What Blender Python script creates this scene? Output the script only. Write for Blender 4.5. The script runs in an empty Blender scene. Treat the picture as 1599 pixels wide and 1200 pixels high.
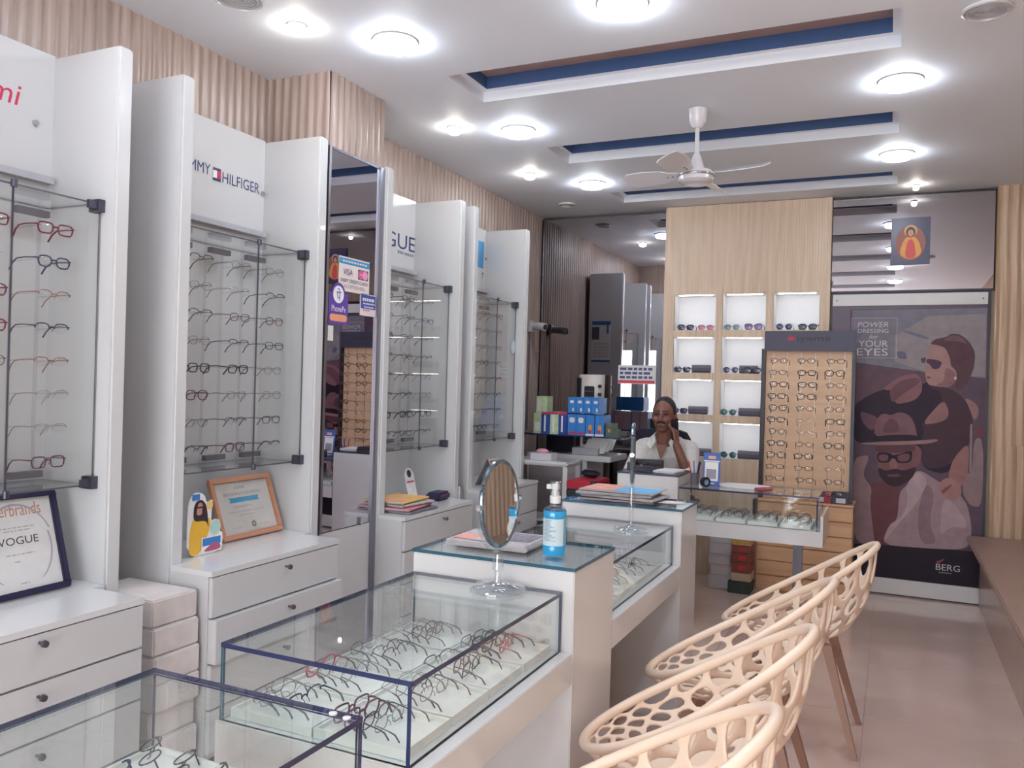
import bpy, bmesh, math, random
from mathutils import Vector, Matrix, Euler
random.seed(7)
S = bpy.context.scene
C = S.collection
PI = math.pi

# ------------------------------------------------------------------ camera, world, exposure
yaw, pitch, roll = math.radians(24.8), 0.0, math.radians(1.58)
fw = Vector((-math.sin(yaw), math.cos(yaw), 0)); rt = Vector((math.cos(yaw), math.sin(yaw), 0)); up = Vector((0, 0, 1))
rt2 = rt*math.cos(roll) + up*math.sin(roll); up2 = up*math.cos(roll) - rt*math.sin(roll)
cd = bpy.data.cameras.new('camera'); cam = bpy.data.objects.new('camera', cd); C.objects.link(cam)
cam.matrix_world = Matrix(((rt2.x, up2.x, -fw.x, 0), (rt2.y, up2.y, -fw.y, 0), (rt2.z, up2.z, -fw.z, 1.5), (0, 0, 0, 1)))
cd.sensor_width = 36; cd.lens = 1284/1599*36; cd.clip_start = .05
S.camera = cam
W = bpy.data.worlds.new('world'); S.world = W; W.use_nodes = True
W.node_tree.nodes['Background'].inputs[0].default_value = (.99, 1.0, 1.02, 1)
W.node_tree.nodes['Background'].inputs[1].default_value = 6.2  # fill daylight, enters through the added glazing behind the viewer
S.view_settings.view_transform = 'Standard'; S.view_settings.look = 'None'
S.view_settings.gamma = 1; S.view_settings.use_curve_mapping = False
S.view_settings.exposure = 0.5
LAMP = 47.0          # emission of the ceiling panels
LAMPCOL = (.92, 1.0, 1.09)
S.cycles.transparent_max_bounces = 40; S.cycles.max_bounces = 8; S.cycles.glossy_bounces = 5
S.cycles.diffuse_bounces = 5; S.cycles.caustics_reflective = False; S.cycles.caustics_refractive = False
S.cycles.sample_clamp_indirect = 6.0; S.cycles.use_adaptive_sampling = True; S.cycles.adaptive_threshold = .04

# ------------------------------------------------------------------ materials
def lin(c):
    return tuple(((v/255)/12.92 if v/255 <= .04045 else ((v/255+.055)/1.055)**2.4) for v in c)
MATS = {}
def new_mat(name):
    m = bpy.data.materials.new(name); m.use_nodes = True
    nt = m.node_tree
    for n in list(nt.nodes): nt.nodes.remove(n)
    out = nt.nodes.new('ShaderNodeOutputMaterial')
    return m, nt, out
def mat(name, rgb, rough=.5, metal=0, coat=0, var=.06, scale=8, bump=0, trans=0, emit=0, stretch=None, spec=.5, alpha=1):
    """plain procedural material: colour varied a little by noise"""
    if name in MATS: return MATS[name]
    m, nt, out = new_mat(name)
    b = nt.nodes.new('ShaderNodeBsdfPrincipled'); nt.links.new(b.outputs[0], out.inputs[0])
    c = lin(rgb)
    tc = nt.nodes.new('ShaderNodeTexCoord'); mp = nt.nodes.new('ShaderNodeMapping'); nz = nt.nodes.new('ShaderNodeTexNoise')
    nt.links.new(tc.outputs['Object'], mp.inputs[0]); nt.links.new(mp.outputs[0], nz.inputs['Vector'])
    mp.inputs['Scale'].default_value = stretch or (1, 1, 1)
    nz.inputs['Scale'].default_value = scale; nz.inputs['Detail'].default_value = 3
    rp = nt.nodes.new('ShaderNodeValToRGB'); nt.links.new(nz.outputs['Fac'], rp.inputs[0])
    rp.color_ramp.elements[0].position = .3; rp.color_ramp.elements[1].position = .7
    rp.color_ramp.elements[0].color = tuple(v*(1-var) for v in c)+(1,)
    rp.color_ramp.elements[1].color = tuple(min(1, v*(1+var)) for v in c)+(1,)
    nt.links.new(rp.outputs[0], b.inputs['Base Color'])
    b.inputs['Roughness'].default_value = rough; b.inputs['Metallic'].default_value = metal
    b.inputs['Coat Weight'].default_value = coat; b.inputs['Coat Roughness'].default_value = .03
    b.inputs['Specular IOR Level'].default_value = spec
    if trans: b.inputs['Transmission Weight'].default_value = trans
    if emit:
        b.inputs['Emission Color'].default_value = c+(1,); b.inputs['Emission Strength'].default_value = emit
    if bump:
        bp = nt.nodes.new('ShaderNodeBump'); bp.inputs['Strength'].default_value = bump; bp.inputs['Distance'].default_value = .01
        nt.links.new(nz.outputs['Fac'], bp.inputs['Height']); nt.links.new(bp.outputs[0], b.inputs['Normal'])
    MATS[name] = m; return m
def pane_mat(name, tint, refl=1.0, base=.045):
    """thin clear sheet: lets light straight through, mirrors more at grazing angles"""
    if name in MATS: return MATS[name]
    m, nt, out = new_mat(name)
    tr = nt.nodes.new('ShaderNodeBsdfTransparent'); tr.inputs[0].default_value = tuple(tint)+(1,)
    gl = nt.nodes.new('ShaderNodeBsdfGlossy'); gl.inputs['Roughness'].default_value = .0; gl.inputs[0].default_value = (refl, refl, refl, 1)
    lw = nt.nodes.new('ShaderNodeLayerWeight'); lw.inputs[0].default_value = .5
    pw = nt.nodes.new('ShaderNodeMath'); pw.operation = 'POWER'; pw.inputs[1].default_value = 5.0
    mu = nt.nodes.new('ShaderNodeMath'); mu.operation = 'MULTIPLY_ADD'; mu.inputs[1].default_value = .85; mu.inputs[2].default_value = base
    mx = nt.nodes.new('ShaderNodeMixShader')
    nt.links.new(lw.outputs['Facing'], pw.inputs[0]); nt.links.new(pw.outputs[0], mu.inputs[0]); nt.links.new(mu.outputs[0], mx.inputs[0])
    nt.links.new(tr.outputs[0], mx.inputs[1]); nt.links.new(gl.outputs[0], mx.inputs[2]); nt.links.new(mx.outputs[0], out.inputs[0])
    MATS[name] = m; return m
def mirror_mat(name, v):
    if name in MATS: return MATS[name]
    m, nt, out = new_mat(name)
    gl = nt.nodes.new('ShaderNodeBsdfGlossy'); gl.inputs['Roughness'].default_value = .0; gl.inputs[0].default_value = tuple(v)+(1,)
    nt.links.new(gl.outputs[0], out.inputs[0]); MATS[name] = m; return m
def emit_mat(name, rgb, s):
    if name in MATS: return MATS[name]
    m, nt, out = new_mat(name)
    e = nt.nodes.new('ShaderNodeEmission'); e.inputs[0].default_value = tuple(rgb)+(1,); e.inputs[1].default_value = s
    nt.links.new(e.outputs[0], out.inputs[0]); MATS[name] = m; return m
def wood_mat(name, rgb1, rgb2, rough=.4, sc=3, stretch=(14, 14, .7)):
    """vertical grain"""
    if name in MATS: return MATS[name]
    m, nt, out = new_mat(name)
    b = nt.nodes.new('ShaderNodeBsdfPrincipled'); nt.links.new(b.outputs[0], out.inputs[0])
    tc = nt.nodes.new('ShaderNodeTexCoord'); mp = nt.nodes.new('ShaderNodeMapping'); nz = nt.nodes.new('ShaderNodeTexNoise')
    mp.inputs['Scale'].default_value = stretch
    nt.links.new(tc.outputs['Object'], mp.inputs[0]); nt.links.new(mp.outputs[0], nz.inputs['Vector'])
    nz.inputs['Scale'].default_value = sc; nz.inputs['Detail'].default_value = 5; nz.inputs['Distortion'].default_value = .4
    rp = nt.nodes.new('ShaderNodeValToRGB'); nt.links.new(nz.outputs['Fac'], rp.inputs[0])
    rp.color_ramp.elements[0].position = .3; rp.color_ramp.elements[1].position = .72
    rp.color_ramp.elements[0].color = lin(rgb1)+(1,); rp.color_ramp.elements[1].color = lin(rgb2)+(1,)
    nt.links.new(rp.outputs[0], b.inputs['Base Color']); b.inputs['Roughness'].default_value = rough
    MATS[name] = m; return m

WHITE = mat('white_laminate', (203, 204, 206), .22, coat=.3, var=.015, scale=2)
WHITE2 = mat('white_gloss', (214, 215, 217), .2, coat=.3, var=.015, scale=2)
CEIL = mat('ceiling_paint', (234, 239, 248), .6, var=.015, scale=1.5)
WOODW = wood_mat('wavy_wood', (156, 137, 129), (186, 168, 159), .33)
WOODS = wood_mat('shelf_wood', (206, 182, 158), (226, 204, 182), .45, 2)
WOODR = wood_mat('right_wood', (184, 158, 134), (210, 184, 158), .4)
WOODD = wood_mat('drawer_wood', (196, 152, 116), (220, 178, 140), .45, 2, (.8, 10, 10))
FLOORM = mat('floor_tile_glaze', (214, 190, 180), .14, coat=.55, var=.07, scale=2.5)
GROUT = mat('grout', (150, 124, 114), .8)
BLACK = mat('black_plastic', (34, 30, 46), .4, var=.1)
BLACKM = mat('black_fabric', (32, 28, 48), .85, var=.15, scale=60, bump=.2)
NAVY = mat('glass_edge_navy', (38, 48, 88), .15, var=.05)
TEAL = mat('glass_edge_teal', (40, 92, 112), .15, var=.05)
GLASS = pane_mat('clear_glass', (.985, .992, .99), base=.03)
GLASSG = pane_mat('green_glass', (.978, .995, .99), base=.03)
ACRYL = pane_mat('acrylic', (.96, .96, .97), base=.03, refl=.6)
LENS = pane_mat('lens', (.94, .945, .955), base=.07)
MIRROR = mirror_mat('mirror_silver', (.62, .61, .66))
CHROME = mat('chrome', (200, 200, 206), .15, 1, var=.03)
STEEL = mat('brushed_steel', (158, 158, 168), .35, 1, var=.06, scale=40, stretch=(1, 1, .05))
GREYM = mat('grey_metal', (112, 112, 124), .4, .6, var=.05)
CREAM = mat('cream_plastic', (236, 214, 194), .35, var=.02)
LEGM = mat('tan_leg', (158, 122, 106), .45, var=.06, stretch=(1, 1, .1))
PAPER = mat('paper', (222, 220, 222), .8, var=.03, scale=30)
TRAY = mat('white_tray', (224, 226, 222), .5, var=.02)
# ------------------------------------------------------------------ mesh helpers
class MB:
    def __init__(s): s.v, s.f, s.m = [], [], []
    def add(s, vs, fs, m=0):
        o = len(s.v); s.v += [tuple(p) for p in vs]
        for f in fs: s.f.append(tuple(i+o for i in f)); s.m.append(m)
        return s
    def box(s, x0, x1, y0, y1, z0, z1, m=0, em=None, top=None):
        vs = [(x, y, z) for z in (z0, z1) for y in (y0, y1) for x in (x0, x1)]
        fs = [(0, 2, 3, 1), (4, 5, 7, 6), (0, 1, 5, 4), (2, 6, 7, 3), (0, 4, 6, 2), (1, 3, 7, 5)]  # -z +z -y +y -x +x
        for i, f in enumerate(fs): s.add([vs[j] for j in f], [(0, 1, 2, 3)], m)
        return s
    def pane(s, x0, x1, y0, y1, z0, z1, thin, m=0, em=1):
        """sheet: faces across the thin axis get the edge material"""
        vs = [(x, y, z) for z in (z0, z1) for y in (y0, y1) for x in (x0, x1)]
        fs = [((0, 2, 3, 1), 'z'), ((4, 5, 7, 6), 'z'), ((0, 1, 5, 4), 'y'), ((2, 6, 7, 3), 'y'), ((0, 4, 6, 2), 'x'), ((1, 3, 7, 5), 'x')]
        o = len(s.v); s.v += vs
        for f, a in fs: s.f.append(tuple(i+o for i in f)); s.m.append(m if a == thin else em)
        return s
    def loft(s, rings, m=0, cap=True, closed=False):
        n = len(rings[0]); o = len(s.v)
        for r in rings: s.v += [tuple(p) for p in r]
        k = len(rings)
        for a in range(k if closed else k-1):
            b = (a+1) % k
            for i in range(n):
                j = (i+1) % n; s.f.append((o+a*n+i, o+a*n+j, o+b*n+j, o+b*n+i)); s.m.append(m)
        if cap and not closed:
            s.f.append(tuple(o+i for i in reversed(range(n)))); s.m.append(m)
            s.f.append(tuple(o+(k-1)*n+i for i in range(n))); s.m.append(m)
        return s
    def tube(s, pts, r, n=8, m=0, closed=False, flat=1.0, upv=None):
        pts = [Vector(p) for p in pts]; k = len(pts)
        rr = r if isinstance(r, (list, tuple)) else [r]*k
        rings = []; ref = Vector(upv) if upv else None
        for i, p in enumerate(pts):
            if closed: t = pts[(i+1) % k]-pts[i-1]
            else: t = pts[min(i+1, k-1)]-pts[max(i-1, 0)]
            t.normalize()
            u = ref or (Vector((0, 0, 1)) if abs(t.z) < .9 else Vector((1, 0, 0)))
            a = t.cross(u).normalized(); b = a.cross(t).normalized()
            rings.append([p + a*math.cos(2*PI*j/n)*rr[i] + b*math.sin(2*PI*j/n)*rr[i]*flat for j in range(n)])
        return s.loft(rings, m, not closed, closed)
    def cyl(s, p0, p1, r0, r1=None, n=14, m=0): return s.tube([p0, p1], [r0, r0 if r1 is None else r1], n, m)
    def lathe(s, prof, c=(0, 0, 0), n=20, m=0, sx=1, sy=1):
        rings = [[(c[0]+r*math.cos(2*PI*i/n)*sx, c[1]+r*math.sin(2*PI*i/n)*sy, c[2]+z) for i in range(n)] for r, z in prof]
        return s.loft(rings, m)
    def ell(s, c, r, n=16, k=10, m=0, rot=None):
        R = rot or Matrix.Identity(3); c = Vector(c); rings = []
        for a in range(1, k):
            th = PI*a/k
            rings.append([c+R@Vector((r[0]*math.sin(th)*math.cos(2*PI*i/n), r[1]*math.sin(th)*math.sin(2*PI*i/n), -r[2]*math.cos(th))) for i in range(n)])
        return s.loft(rings, m)
    def prism(s, poly, o, u, v, d, m=0, sm=None):
        """polygon in the plane (o,u,v), thickness d along the normal u x v (towards +normal)"""
        o, u, v = Vector(o), Vector(u), Vector(v); n = u.cross(v).normalized()*d
        a = [o+u*x+v*y for x, y in poly]; b = [p+n for p in a]; k = len(a); q = len(s.v)
        s.v += [tuple(p) for p in a+b]
        s.f.append(tuple(q+k+i for i in range(k))); s.m.append(m)
        s.f.append(tuple(q+i for i in reversed(range(k)))); s.m.append(m)
        for i in range(k):
            j = (i+1) % k; s.f.append((q+i, q+j, q+k+j, q+k+i)); s.m.append(m if sm is None else sm)
        return s
    def mesh(s, name, mats, smooth=False, bevel=0):
        me = bpy.data.meshes.new(name); me.from_pydata(s.v, [], s.f)
        for mt in (mats if isinstance(mats, (list, tuple)) else [mats]): me.materials.append(mt)
        me.polygons.foreach_set('material_index', s.m)
        bm = bmesh.new(); bm.from_mesh(me); bmesh.ops.remove_doubles(bm, verts=bm.verts, dist=1e-6)
        bmesh.ops.recalc_face_normals(bm, faces=bm.faces)
        if bevel: bmesh.ops.bevel(bm, geom=list(bm.edges), offset=bevel, segments=2, affect='EDGES', clamp_overlap=True)
        bm.to_mesh(me); bm.free()
        if smooth:
            me.polygons.foreach_set('use_smooth', [True]*len(me.polygons))
            try: me.set_sharp_from_angle(angle=math.radians(40))
            except Exception: pass
        me.update(); return me
def link(name, me, parent=None, loc=None, rot=None):
    o = bpy.data.objects.new(name, me); C.objects.link(o)
    if parent: o.parent = parent
    if loc is not None: o.location = loc
    if rot is not None: o.rotation_euler = rot
    return o
def obj(name, mb, mats, parent=None, loc=None, rot=None, smooth=False, bevel=0):
    return link(name, mb.mesh(name, mats, smooth, bevel), parent, loc, rot)
def tag(o, label, cat, group=None):
    o['label'] = label; o['category'] = cat
    if group: o['group'] = group
    return o
def thing(name, label, cat, loc=(0, 0, 0), rz=0, group=None):
    o = bpy.data.objects.new(name, None); C.objects.link(o); o.location = loc; o.rotation_euler = (0, 0, rz)
    o.empty_display_size = .05
    return tag(o, label, cat, group)
def struct(o): o['kind'] = 'structure'; return o
def dup(root, loc, rot, label, group=None):
    r = root.copy(); C.objects.link(r); r.location = loc; r.rotation_euler = rot; r['label'] = label
    if group: r['group'] = group
    for ch in root.children:
        c = ch.copy(); C.objects.link(c); c.parent = r
        for g in ch.children:
            d = g.copy(); C.objects.link(d); d.parent = c
    return r
def box(name, x0, x1, y0, y1, z0, z1, m, parent=None, bevel=0):
    return obj(name, MB().box(x0, x1, y0, y1, z0, z1), m, parent, bevel=bevel)
def chaikin(p, k=2):
    for _ in range(k):
        q = []
        for i in range(len(p)):
            a, b = p[i], p[(i+1) % len(p)]
            q += [(a[0]*.78+b[0]*.22, a[1]*.78+b[1]*.22), (a[0]*.22+b[0]*.78, a[1]*.22+b[1]*.78)]
        p = q
    return p
def circ(cx, cy, r, n=20, ry=None): return [(cx+r*math.cos(2*PI*i/n), cy+(ry or r)*math.sin(2*PI*i/n)) for i in range(n)]
def rect(x0, x1, y0, y1): return [(x0, y0), (x1, y0), (x1, y1), (x0, y1)]
def rrect(x0, x1, y0, y1, r, k=4):
    p = []
    for cx, cy, a in ((x1-r, y0+r, -PI/2), (x1-r, y1-r, 0), (x0+r, y1-r, PI/2), (x0+r, y0+r, PI)):
        p += [(cx+r*math.cos(a+PI/2*i/k), cy+r*math.sin(a+PI/2*i/k)) for i in range(k+1)]
    return p
# lettering: every string is turned to a flat mesh once, before the scene grows
TXT = {}
def text_polys(s):
    cu = bpy.data.curves.new('lettering', 'FONT'); cu.body = s; cu.size = 1; cu.resolution_u = 3
    ob = bpy.data.objects.new('lettering', cu); C.objects.link(ob)
    dg = bpy.context.evaluated_depsgraph_get(); me = bpy.data.meshes.new_from_object(ob.evaluated_get(dg))
    r = ([tuple(v.co[:2]) for v in me.vertices], [tuple(p.vertices) for p in me.polygons])
    bpy.data.objects.remove(ob); bpy.data.curves.remove(cu); bpy.data.meshes.remove(me)
    return r
for s_ in ('TOMMY', 'HILFIGER', 'VOGUE', 'EYE WEAR', 'mi', 'r', 'Superbrands', 'VISA', 'DEBIT CREDIT CARDS', 'ACCEPTED HERE', '\u092a\u0947', 'PhonePe',
           'iyama', 'POWER', 'DRESSING', 'for', 'YOUR', 'EYES', 'BERG', 'MasterCard', 'EYEWEAR'):
    TXT[s_] = text_polys(s_)
def text(mb, s, o, u, v, width=None, height=None, m=0, shear=0):
    """adds string s to mb, stretched to width x height from corner o along u, v"""
    vs, fs = TXT[s]; o, u, v = Vector(o), Vector(u), Vector(v)
    x0 = min(p[0] for p in vs); x1 = max(p[0] for p in vs); y0 = min(p[1] for p in vs); y1 = max(p[1] for p in vs)
    sx = width/(x1-x0) if width else height/(y1-y0); sy = height/(y1-y0) if height else sx
    mb.add([o+u*((p[0]-x0)*sx+(p[1]-y0)*sy*shear)+v*((p[1]-y0)*sy) for p in vs], fs, m)
    return mb
def flat(mb, poly, o, u, v, lift=0, m=0):
    o, u, v = Vector(o), Vector(u), Vector(v); n = u.cross(v).normalized()*lift
    mb.add([o+u*x+v*y+n for x, y in poly], [tuple(range(len(poly)))], m); return mb
ORD = ['first', 'second', 'third', 'fourth', 'fifth', 'sixth', 'seventh', 'eighth', 'ninth', 'tenth', 'eleventh', 'twelfth']
# ------------------------------------------------------------------ the setting
CZ = 3.01
XL, XR, YB, YF = -2.91, 1.1, 6.97, -2.6
# floor: grout slab with tiles
fl = struct(box('floor', XL-.1, XR+.1, YF-.1, YB+.1, -.06, -.004, GROUT))
T = .8; tile_me = MB().box(0, T-.0018, 0, T-.0018, -.004, 0).mesh('floor_tile', FLOORM)
for i in range(-4, 2):
    for j in range(-4, 9):
        x, y = -.08+i*T, .2+j*T
        if x > XR or y > YB or x+T < XL or y+T < YF: continue
        link('floor_tile', tile_me, fl, (x, y, 0))
# ceiling with five slots
slots = [(.93, 1.32), (2.23, 2.62), (3.53, 3.93), (4.82, 5.22), (6.12, 6.48)]
SX0, SX1 = -2.03, .0
mb = MB()
ys = [YF-.1]+[v for s in slots for v in s]+[YB+.1]
for k in range(len(ys)-1):
    hole = k % 2 == 1
    for x0, x1 in (((XL-.1, SX0), (SX1, XR+.1)) if hole else ((XL-.1, XR+.1),)):
        mb.add([(x0, ys[k], CZ), (x0, ys[k+1], CZ), (x1, ys[k+1], CZ), (x1, ys[k], CZ)], [(0, 1, 2, 3)])
ce = struct(obj('ceiling', mb, CEIL))
BLUEP = mat('slot_blue', (74, 106, 158), .5, var=.03); BROWNP = mat('slot_brown', (176, 150, 146), .6, var=.04)
for a, b in slots:
    mb = MB()
    def ring(x0, x1, y0, y1, z0, X0, X1, Y0, Y1, z1, m):
        p = [(x0, y0, z0), (x1, y0, z0), (x1, y1, z0), (x0, y1, z0)]; q = [(X0, Y0, z1), (X1, Y0, z1), (X1, Y1, z1), (X0, Y1, z1)]
        for i in range(4): mb.add([p[i], p[(i+1) % 4], q[(i+1) % 4], q[i]], [(0, 1, 2, 3)], m)
    ring(SX0, SX1, a, b, CZ, SX0, SX1, a, b, CZ+.055, 0)
    ring(SX0, SX1, a, b, CZ+.055, SX0+.035, SX1-.035, a+.035, b-.035, CZ+.055, 0)
    ring(SX0+.035, SX1-.035, a+.035, b-.035, CZ+.055, SX0+.035, SX1-.035, a+.035, b-.035, CZ+.12, 1)
    mb.add([(SX0, a, CZ+.12), (SX1, a, CZ+.12), (SX1, b, CZ+.12), (SX0, b, CZ+.12)], [(0, 1, 2, 3)], 2)
    obj('ceiling_slot', mb, [CEIL, BLUEP, BROWNP], ce)
box('ceiling_slab', XL-.2, XR+.2, YF-.2, YB+.2, CZ+.14, CZ+.2, CEIL, ce)
def wavy(o, u, n, U, z0, z1, pitch, amp, m=0, mb=None, sub=6):
    """corrugated panel: flutes run up z, drift a little along u"""
    mb = mb or MB(); o, u, n = Vector(o), Vector(u), Vector(n)
    k = max(4, int(U/pitch*sub)); rows = max(2, int((z1-z0)/.22)+1); q = len(mb.v)
    for r in range(rows):
        z = z0+(z1-z0)*r/(rows-1)
        for i in range(k+1):
            uu = U*i/k
            a = amp*math.cos(2*PI*uu/pitch + .9*math.sin(z*5.2+uu*3))
            mb.v.append(tuple(o+u*uu+n*a+Vector((0, 0, z))))
    for r in range(rows-1):
        for i in range(k):
            a = q+r*(k+1)+i; mb.f.append((a, a+1, a+k+2, a+k+1)); mb.m.append(m)
    return mb
wl = struct(obj('wall_left', wavy((XL, YF, 0), (0, 1, 0), (1, 0, 0), YB-YF, 0, CZ, .055, .006), WOODW, smooth=True))
box('backing_board', XL-.12, XL-.02, YF, YB, 0, CZ, WOODW, wl)
wr = struct(obj('wall_right', wavy((XR, YF, 0), (0, 1, 0), (-1, 0, 0), YB-YF, 0, CZ, .06, .008), WOODR, smooth=True))
box('backing_board', XR+.02, XR+.12, YF, YB, 0, CZ, WOODR, wr)
wb = struct(box('wall_back', XL, XR, YB, YB+.1, 0, CZ, WOODW))
obj('fluted_panel', wavy((.65, 6.76, 0), (1, 0, 0), (0, -1, 0), .45, 0, CZ, .065, .012), WOODR, wb, smooth=True)
# shop front behind the viewer; unseen glazing added to let in fill daylight
wf = struct(box('wall_front', XL, XR, YF-.1, YF, 2.3, CZ, WOODW))
box('side_post', XL, XL+.4, YF-.1, YF, 0, 2.3, WHITE, wf); box('side_post', XR-.3, XR, YF-.1, YF, 0, 2.3, WHITE, wf)
wn = struct(obj('fill_window', MB().pane(XL+.42, -1.1, YF-.06, YF-.05, .05, 2.28, 'y'), [GLASS, NAVY]))
box('fill_window_frame', XL+.4, XR-.3, YF-.09, YF-.02, 2.26, 2.3, STEEL, wn); box('fill_window_frame', XL+.4, -1.1, YF-.09, YF-.02, 0, .05, STEEL, wn)
dr = struct(obj('fill_door', MB().pane(-1.03, XR-.31, YF-.06, YF-.05, .02, 2.25, 'y'), [GLASS, NAVY])); box('fill_door_frame', -1.1, -1.04, YF-.09, YF-.01, 0, 2.26, STEEL, dr)
# column with the tall mirror
col = struct(obj('wall_column', wavy((-2.53, 3.26, 0), (0, 1, 0), (1, 0, 0), .47, 2.645, CZ, .052, .007,
        mb=wavy((XL, 3.26, 0), (1, 0, 0), (0, -1, 0), .38, 2.4, CZ, .052, .006)), WOODW, smooth=True))
box('column_core', XL, -2.545, 3.272, 3.725, 0, CZ, WOODW, col)
box('lower_panel', -2.545, -2.53, 3.27, 3.73, .08, .735, WHITE, col)
tm = thing('wall_mirror', 'tall narrow mirror with payment stickers on the wood-clad column', 'mirror', (-2.53, 3.495, .735))
def rel(mb, t): # mesh given in world coordinates, owner stands at t
    l = t.location; mb.v = [(p[0]-l[0], p[1]-l[1], p[2]-l[2]) for p in mb.v]; return mb
def part(name, mb, mats, t, smooth=False, bevel=0): return obj(name, rel(mb, t), mats, t, smooth=smooth, bevel=bevel)
part('mirror_glass', MB().box(-2.544, -2.53, 3.28, 3.70, .74, 2.64), MIRROR, tm)
part('trim_strip', MB().box(-2.544, -2.522, 3.262, 3.28, .735, 2.645), STEEL, tm)
part('trim_strip', MB().box(-2.544, -2.518, 3.70, 3.74, .08, 2.645), STEEL, tm)
part('trim_strip', MB().box(-2.544, -2.526, 3.28, 3.70, 2.635, 2.645), GREYM, tm)
part('clip', MB().box(-2.53, -2.518, 3.60, 3.62, .735, .775), CHROME, tm)
# skirting on the right
struct(box('baseboard_right', XR-.03, XR-.012, YF, YB, 0, .1, WOODR))
# back mirror left of the shelves
bmir = thing('wall_mirror', 'large mirror on the back wall behind the seated man', 'mirror', (-2.32, 6.86, 0))
part('mirror_glass', MB().box(XL+.01, -1.75, 6.85, 6.87, .02, 2.98), MIRROR, bmir)
part('edge_strip', MB().box(XL+.005, XL+.02, 6.845, 6.87, 0, 2.99), BLACK, bmir)
umir = thing('wall_mirror', 'wide tinted mirror above the tall eyewear poster', 'mirror', (.1, 6.84, 2.28))
part('mirror_glass', MB().box(-.45, .65, 6.82, 6.84, 2.28, 3.0), mirror_mat('tinted_mirror', (.5, .47, .5)), umir)
part('edge_strip', MB().box(-.455, .655, 6.81, 6.84, 2.27, 2.285), BLACK, umir)
part('edge_strip', MB().box(-.455, .655, 6.81, 6.84, 2.99, 3.0), BLACK, umir)
box('filler_board', -.46, .66, 6.86, 6.97, 0, 3.0, WOODR, wb)
# ------------------------------------------------------------------ ceiling lights
PANEL = emit_mat('lamp_glow', LAMPCOL, LAMP); SPOT = emit_mat('spot_glow', (1, .93, .82), LAMP*1.1)
def downlight(x, y, r, m, label, grp):
    o = obj('ceiling_light', MB().lathe([(r*1.14, 0), (r*1.14, -.006), (r*1.02, -.010), (r, -.004), (r, 0)], n=28), WHITE, None, (x, y, CZ-.001), smooth=True)
    tag(o, label, 'light', grp)
    obj('diffuser', MB().lathe([(r*.99, -.002), (r*.98, -.022), (r*.9, -.034), (r*.6, -.040), (.001, -.042)], n=28), m, o)
    return o
big = [(-2.04, 3.08, 'large round ceiling light nearest the left wall cupboards'), (-2.05, 4.43, 'large round ceiling light beside the middle ceiling slot, left row'),
       (-2.06, 5.78, 'farthest large round ceiling light of the left row'), (0, 4.35, 'large bright round ceiling light at upper right'),
       (-.01, 5.67, 'farthest round ceiling light of the right row, towards the poster'), (-1.0, 3.1, 'round ceiling light cut by the top edge, centre')]
for x, y, l in big: downlight(x, y, .088, PANEL, l, 'large round ceiling lights')
for x, y, l in ((-2.04, 1.73, 'over the leftmost cupboard'), (0, 3.03, 'above the nearest chairs, right row'), (0, 1.70, 'right row, second behind the chairs'), (0, .40, 'right row, third behind the chairs'),
             (-1.0, 1.75, 'over the foreground glass case'), (-2.04, .4, 'left row, towards the shop front'), (-1, -.9, 'in the middle near the shop front'), (0, -.95, 'right row, nearest the shop front')):
    downlight(x, y, .088, PANEL, 'round ceiling light '+l, 'round ceiling lights over the front half')
for x, y, l in ((-2.35, 2.79, 'small round downlight above the second wall cupboard'), (-2.39, 4.26, 'small round downlight over the third wall cupboard'),
                (-2.39, 5.38, 'small round downlight over the farthest wall cupboard')):
    downlight(x, y, .038, SPOT, l, 'small downlights along the left wall')
downlight(.12, 6.55, .02, SPOT, 'tiny spot light over the holy picture', 'spot lights')
for x, y, r, l in ((-2.4, 2.5, .1, 'round ceiling speaker grille at the top edge'), (-2.49, 6.38, .07, 'round ceiling speaker grille in the far left corner'), (.3, 3.66, .09, 'round ceiling speaker grille at top right corner')):
    g = obj('ceiling_speaker', MB().lathe([(r, 0), (r, -.008), (r*.92, -.012), (r*.9, -.006), (.005, -.006)], n=24), WHITE, None, (x, y, CZ-.001), smooth=True)
    tag(g, l, 'speaker', 'round ceiling speakers')
    gm = MB()
    for k in range(1, 7): gm.tube([(r*.88*k/7*math.cos(a*PI/10), r*.88*k/7*math.sin(a*PI/10), -.008) for a in range(20)], .0025, 4, closed=True)
    obj('grille', gm, mat('grille_grey', (188, 188, 194), .5), g)
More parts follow.
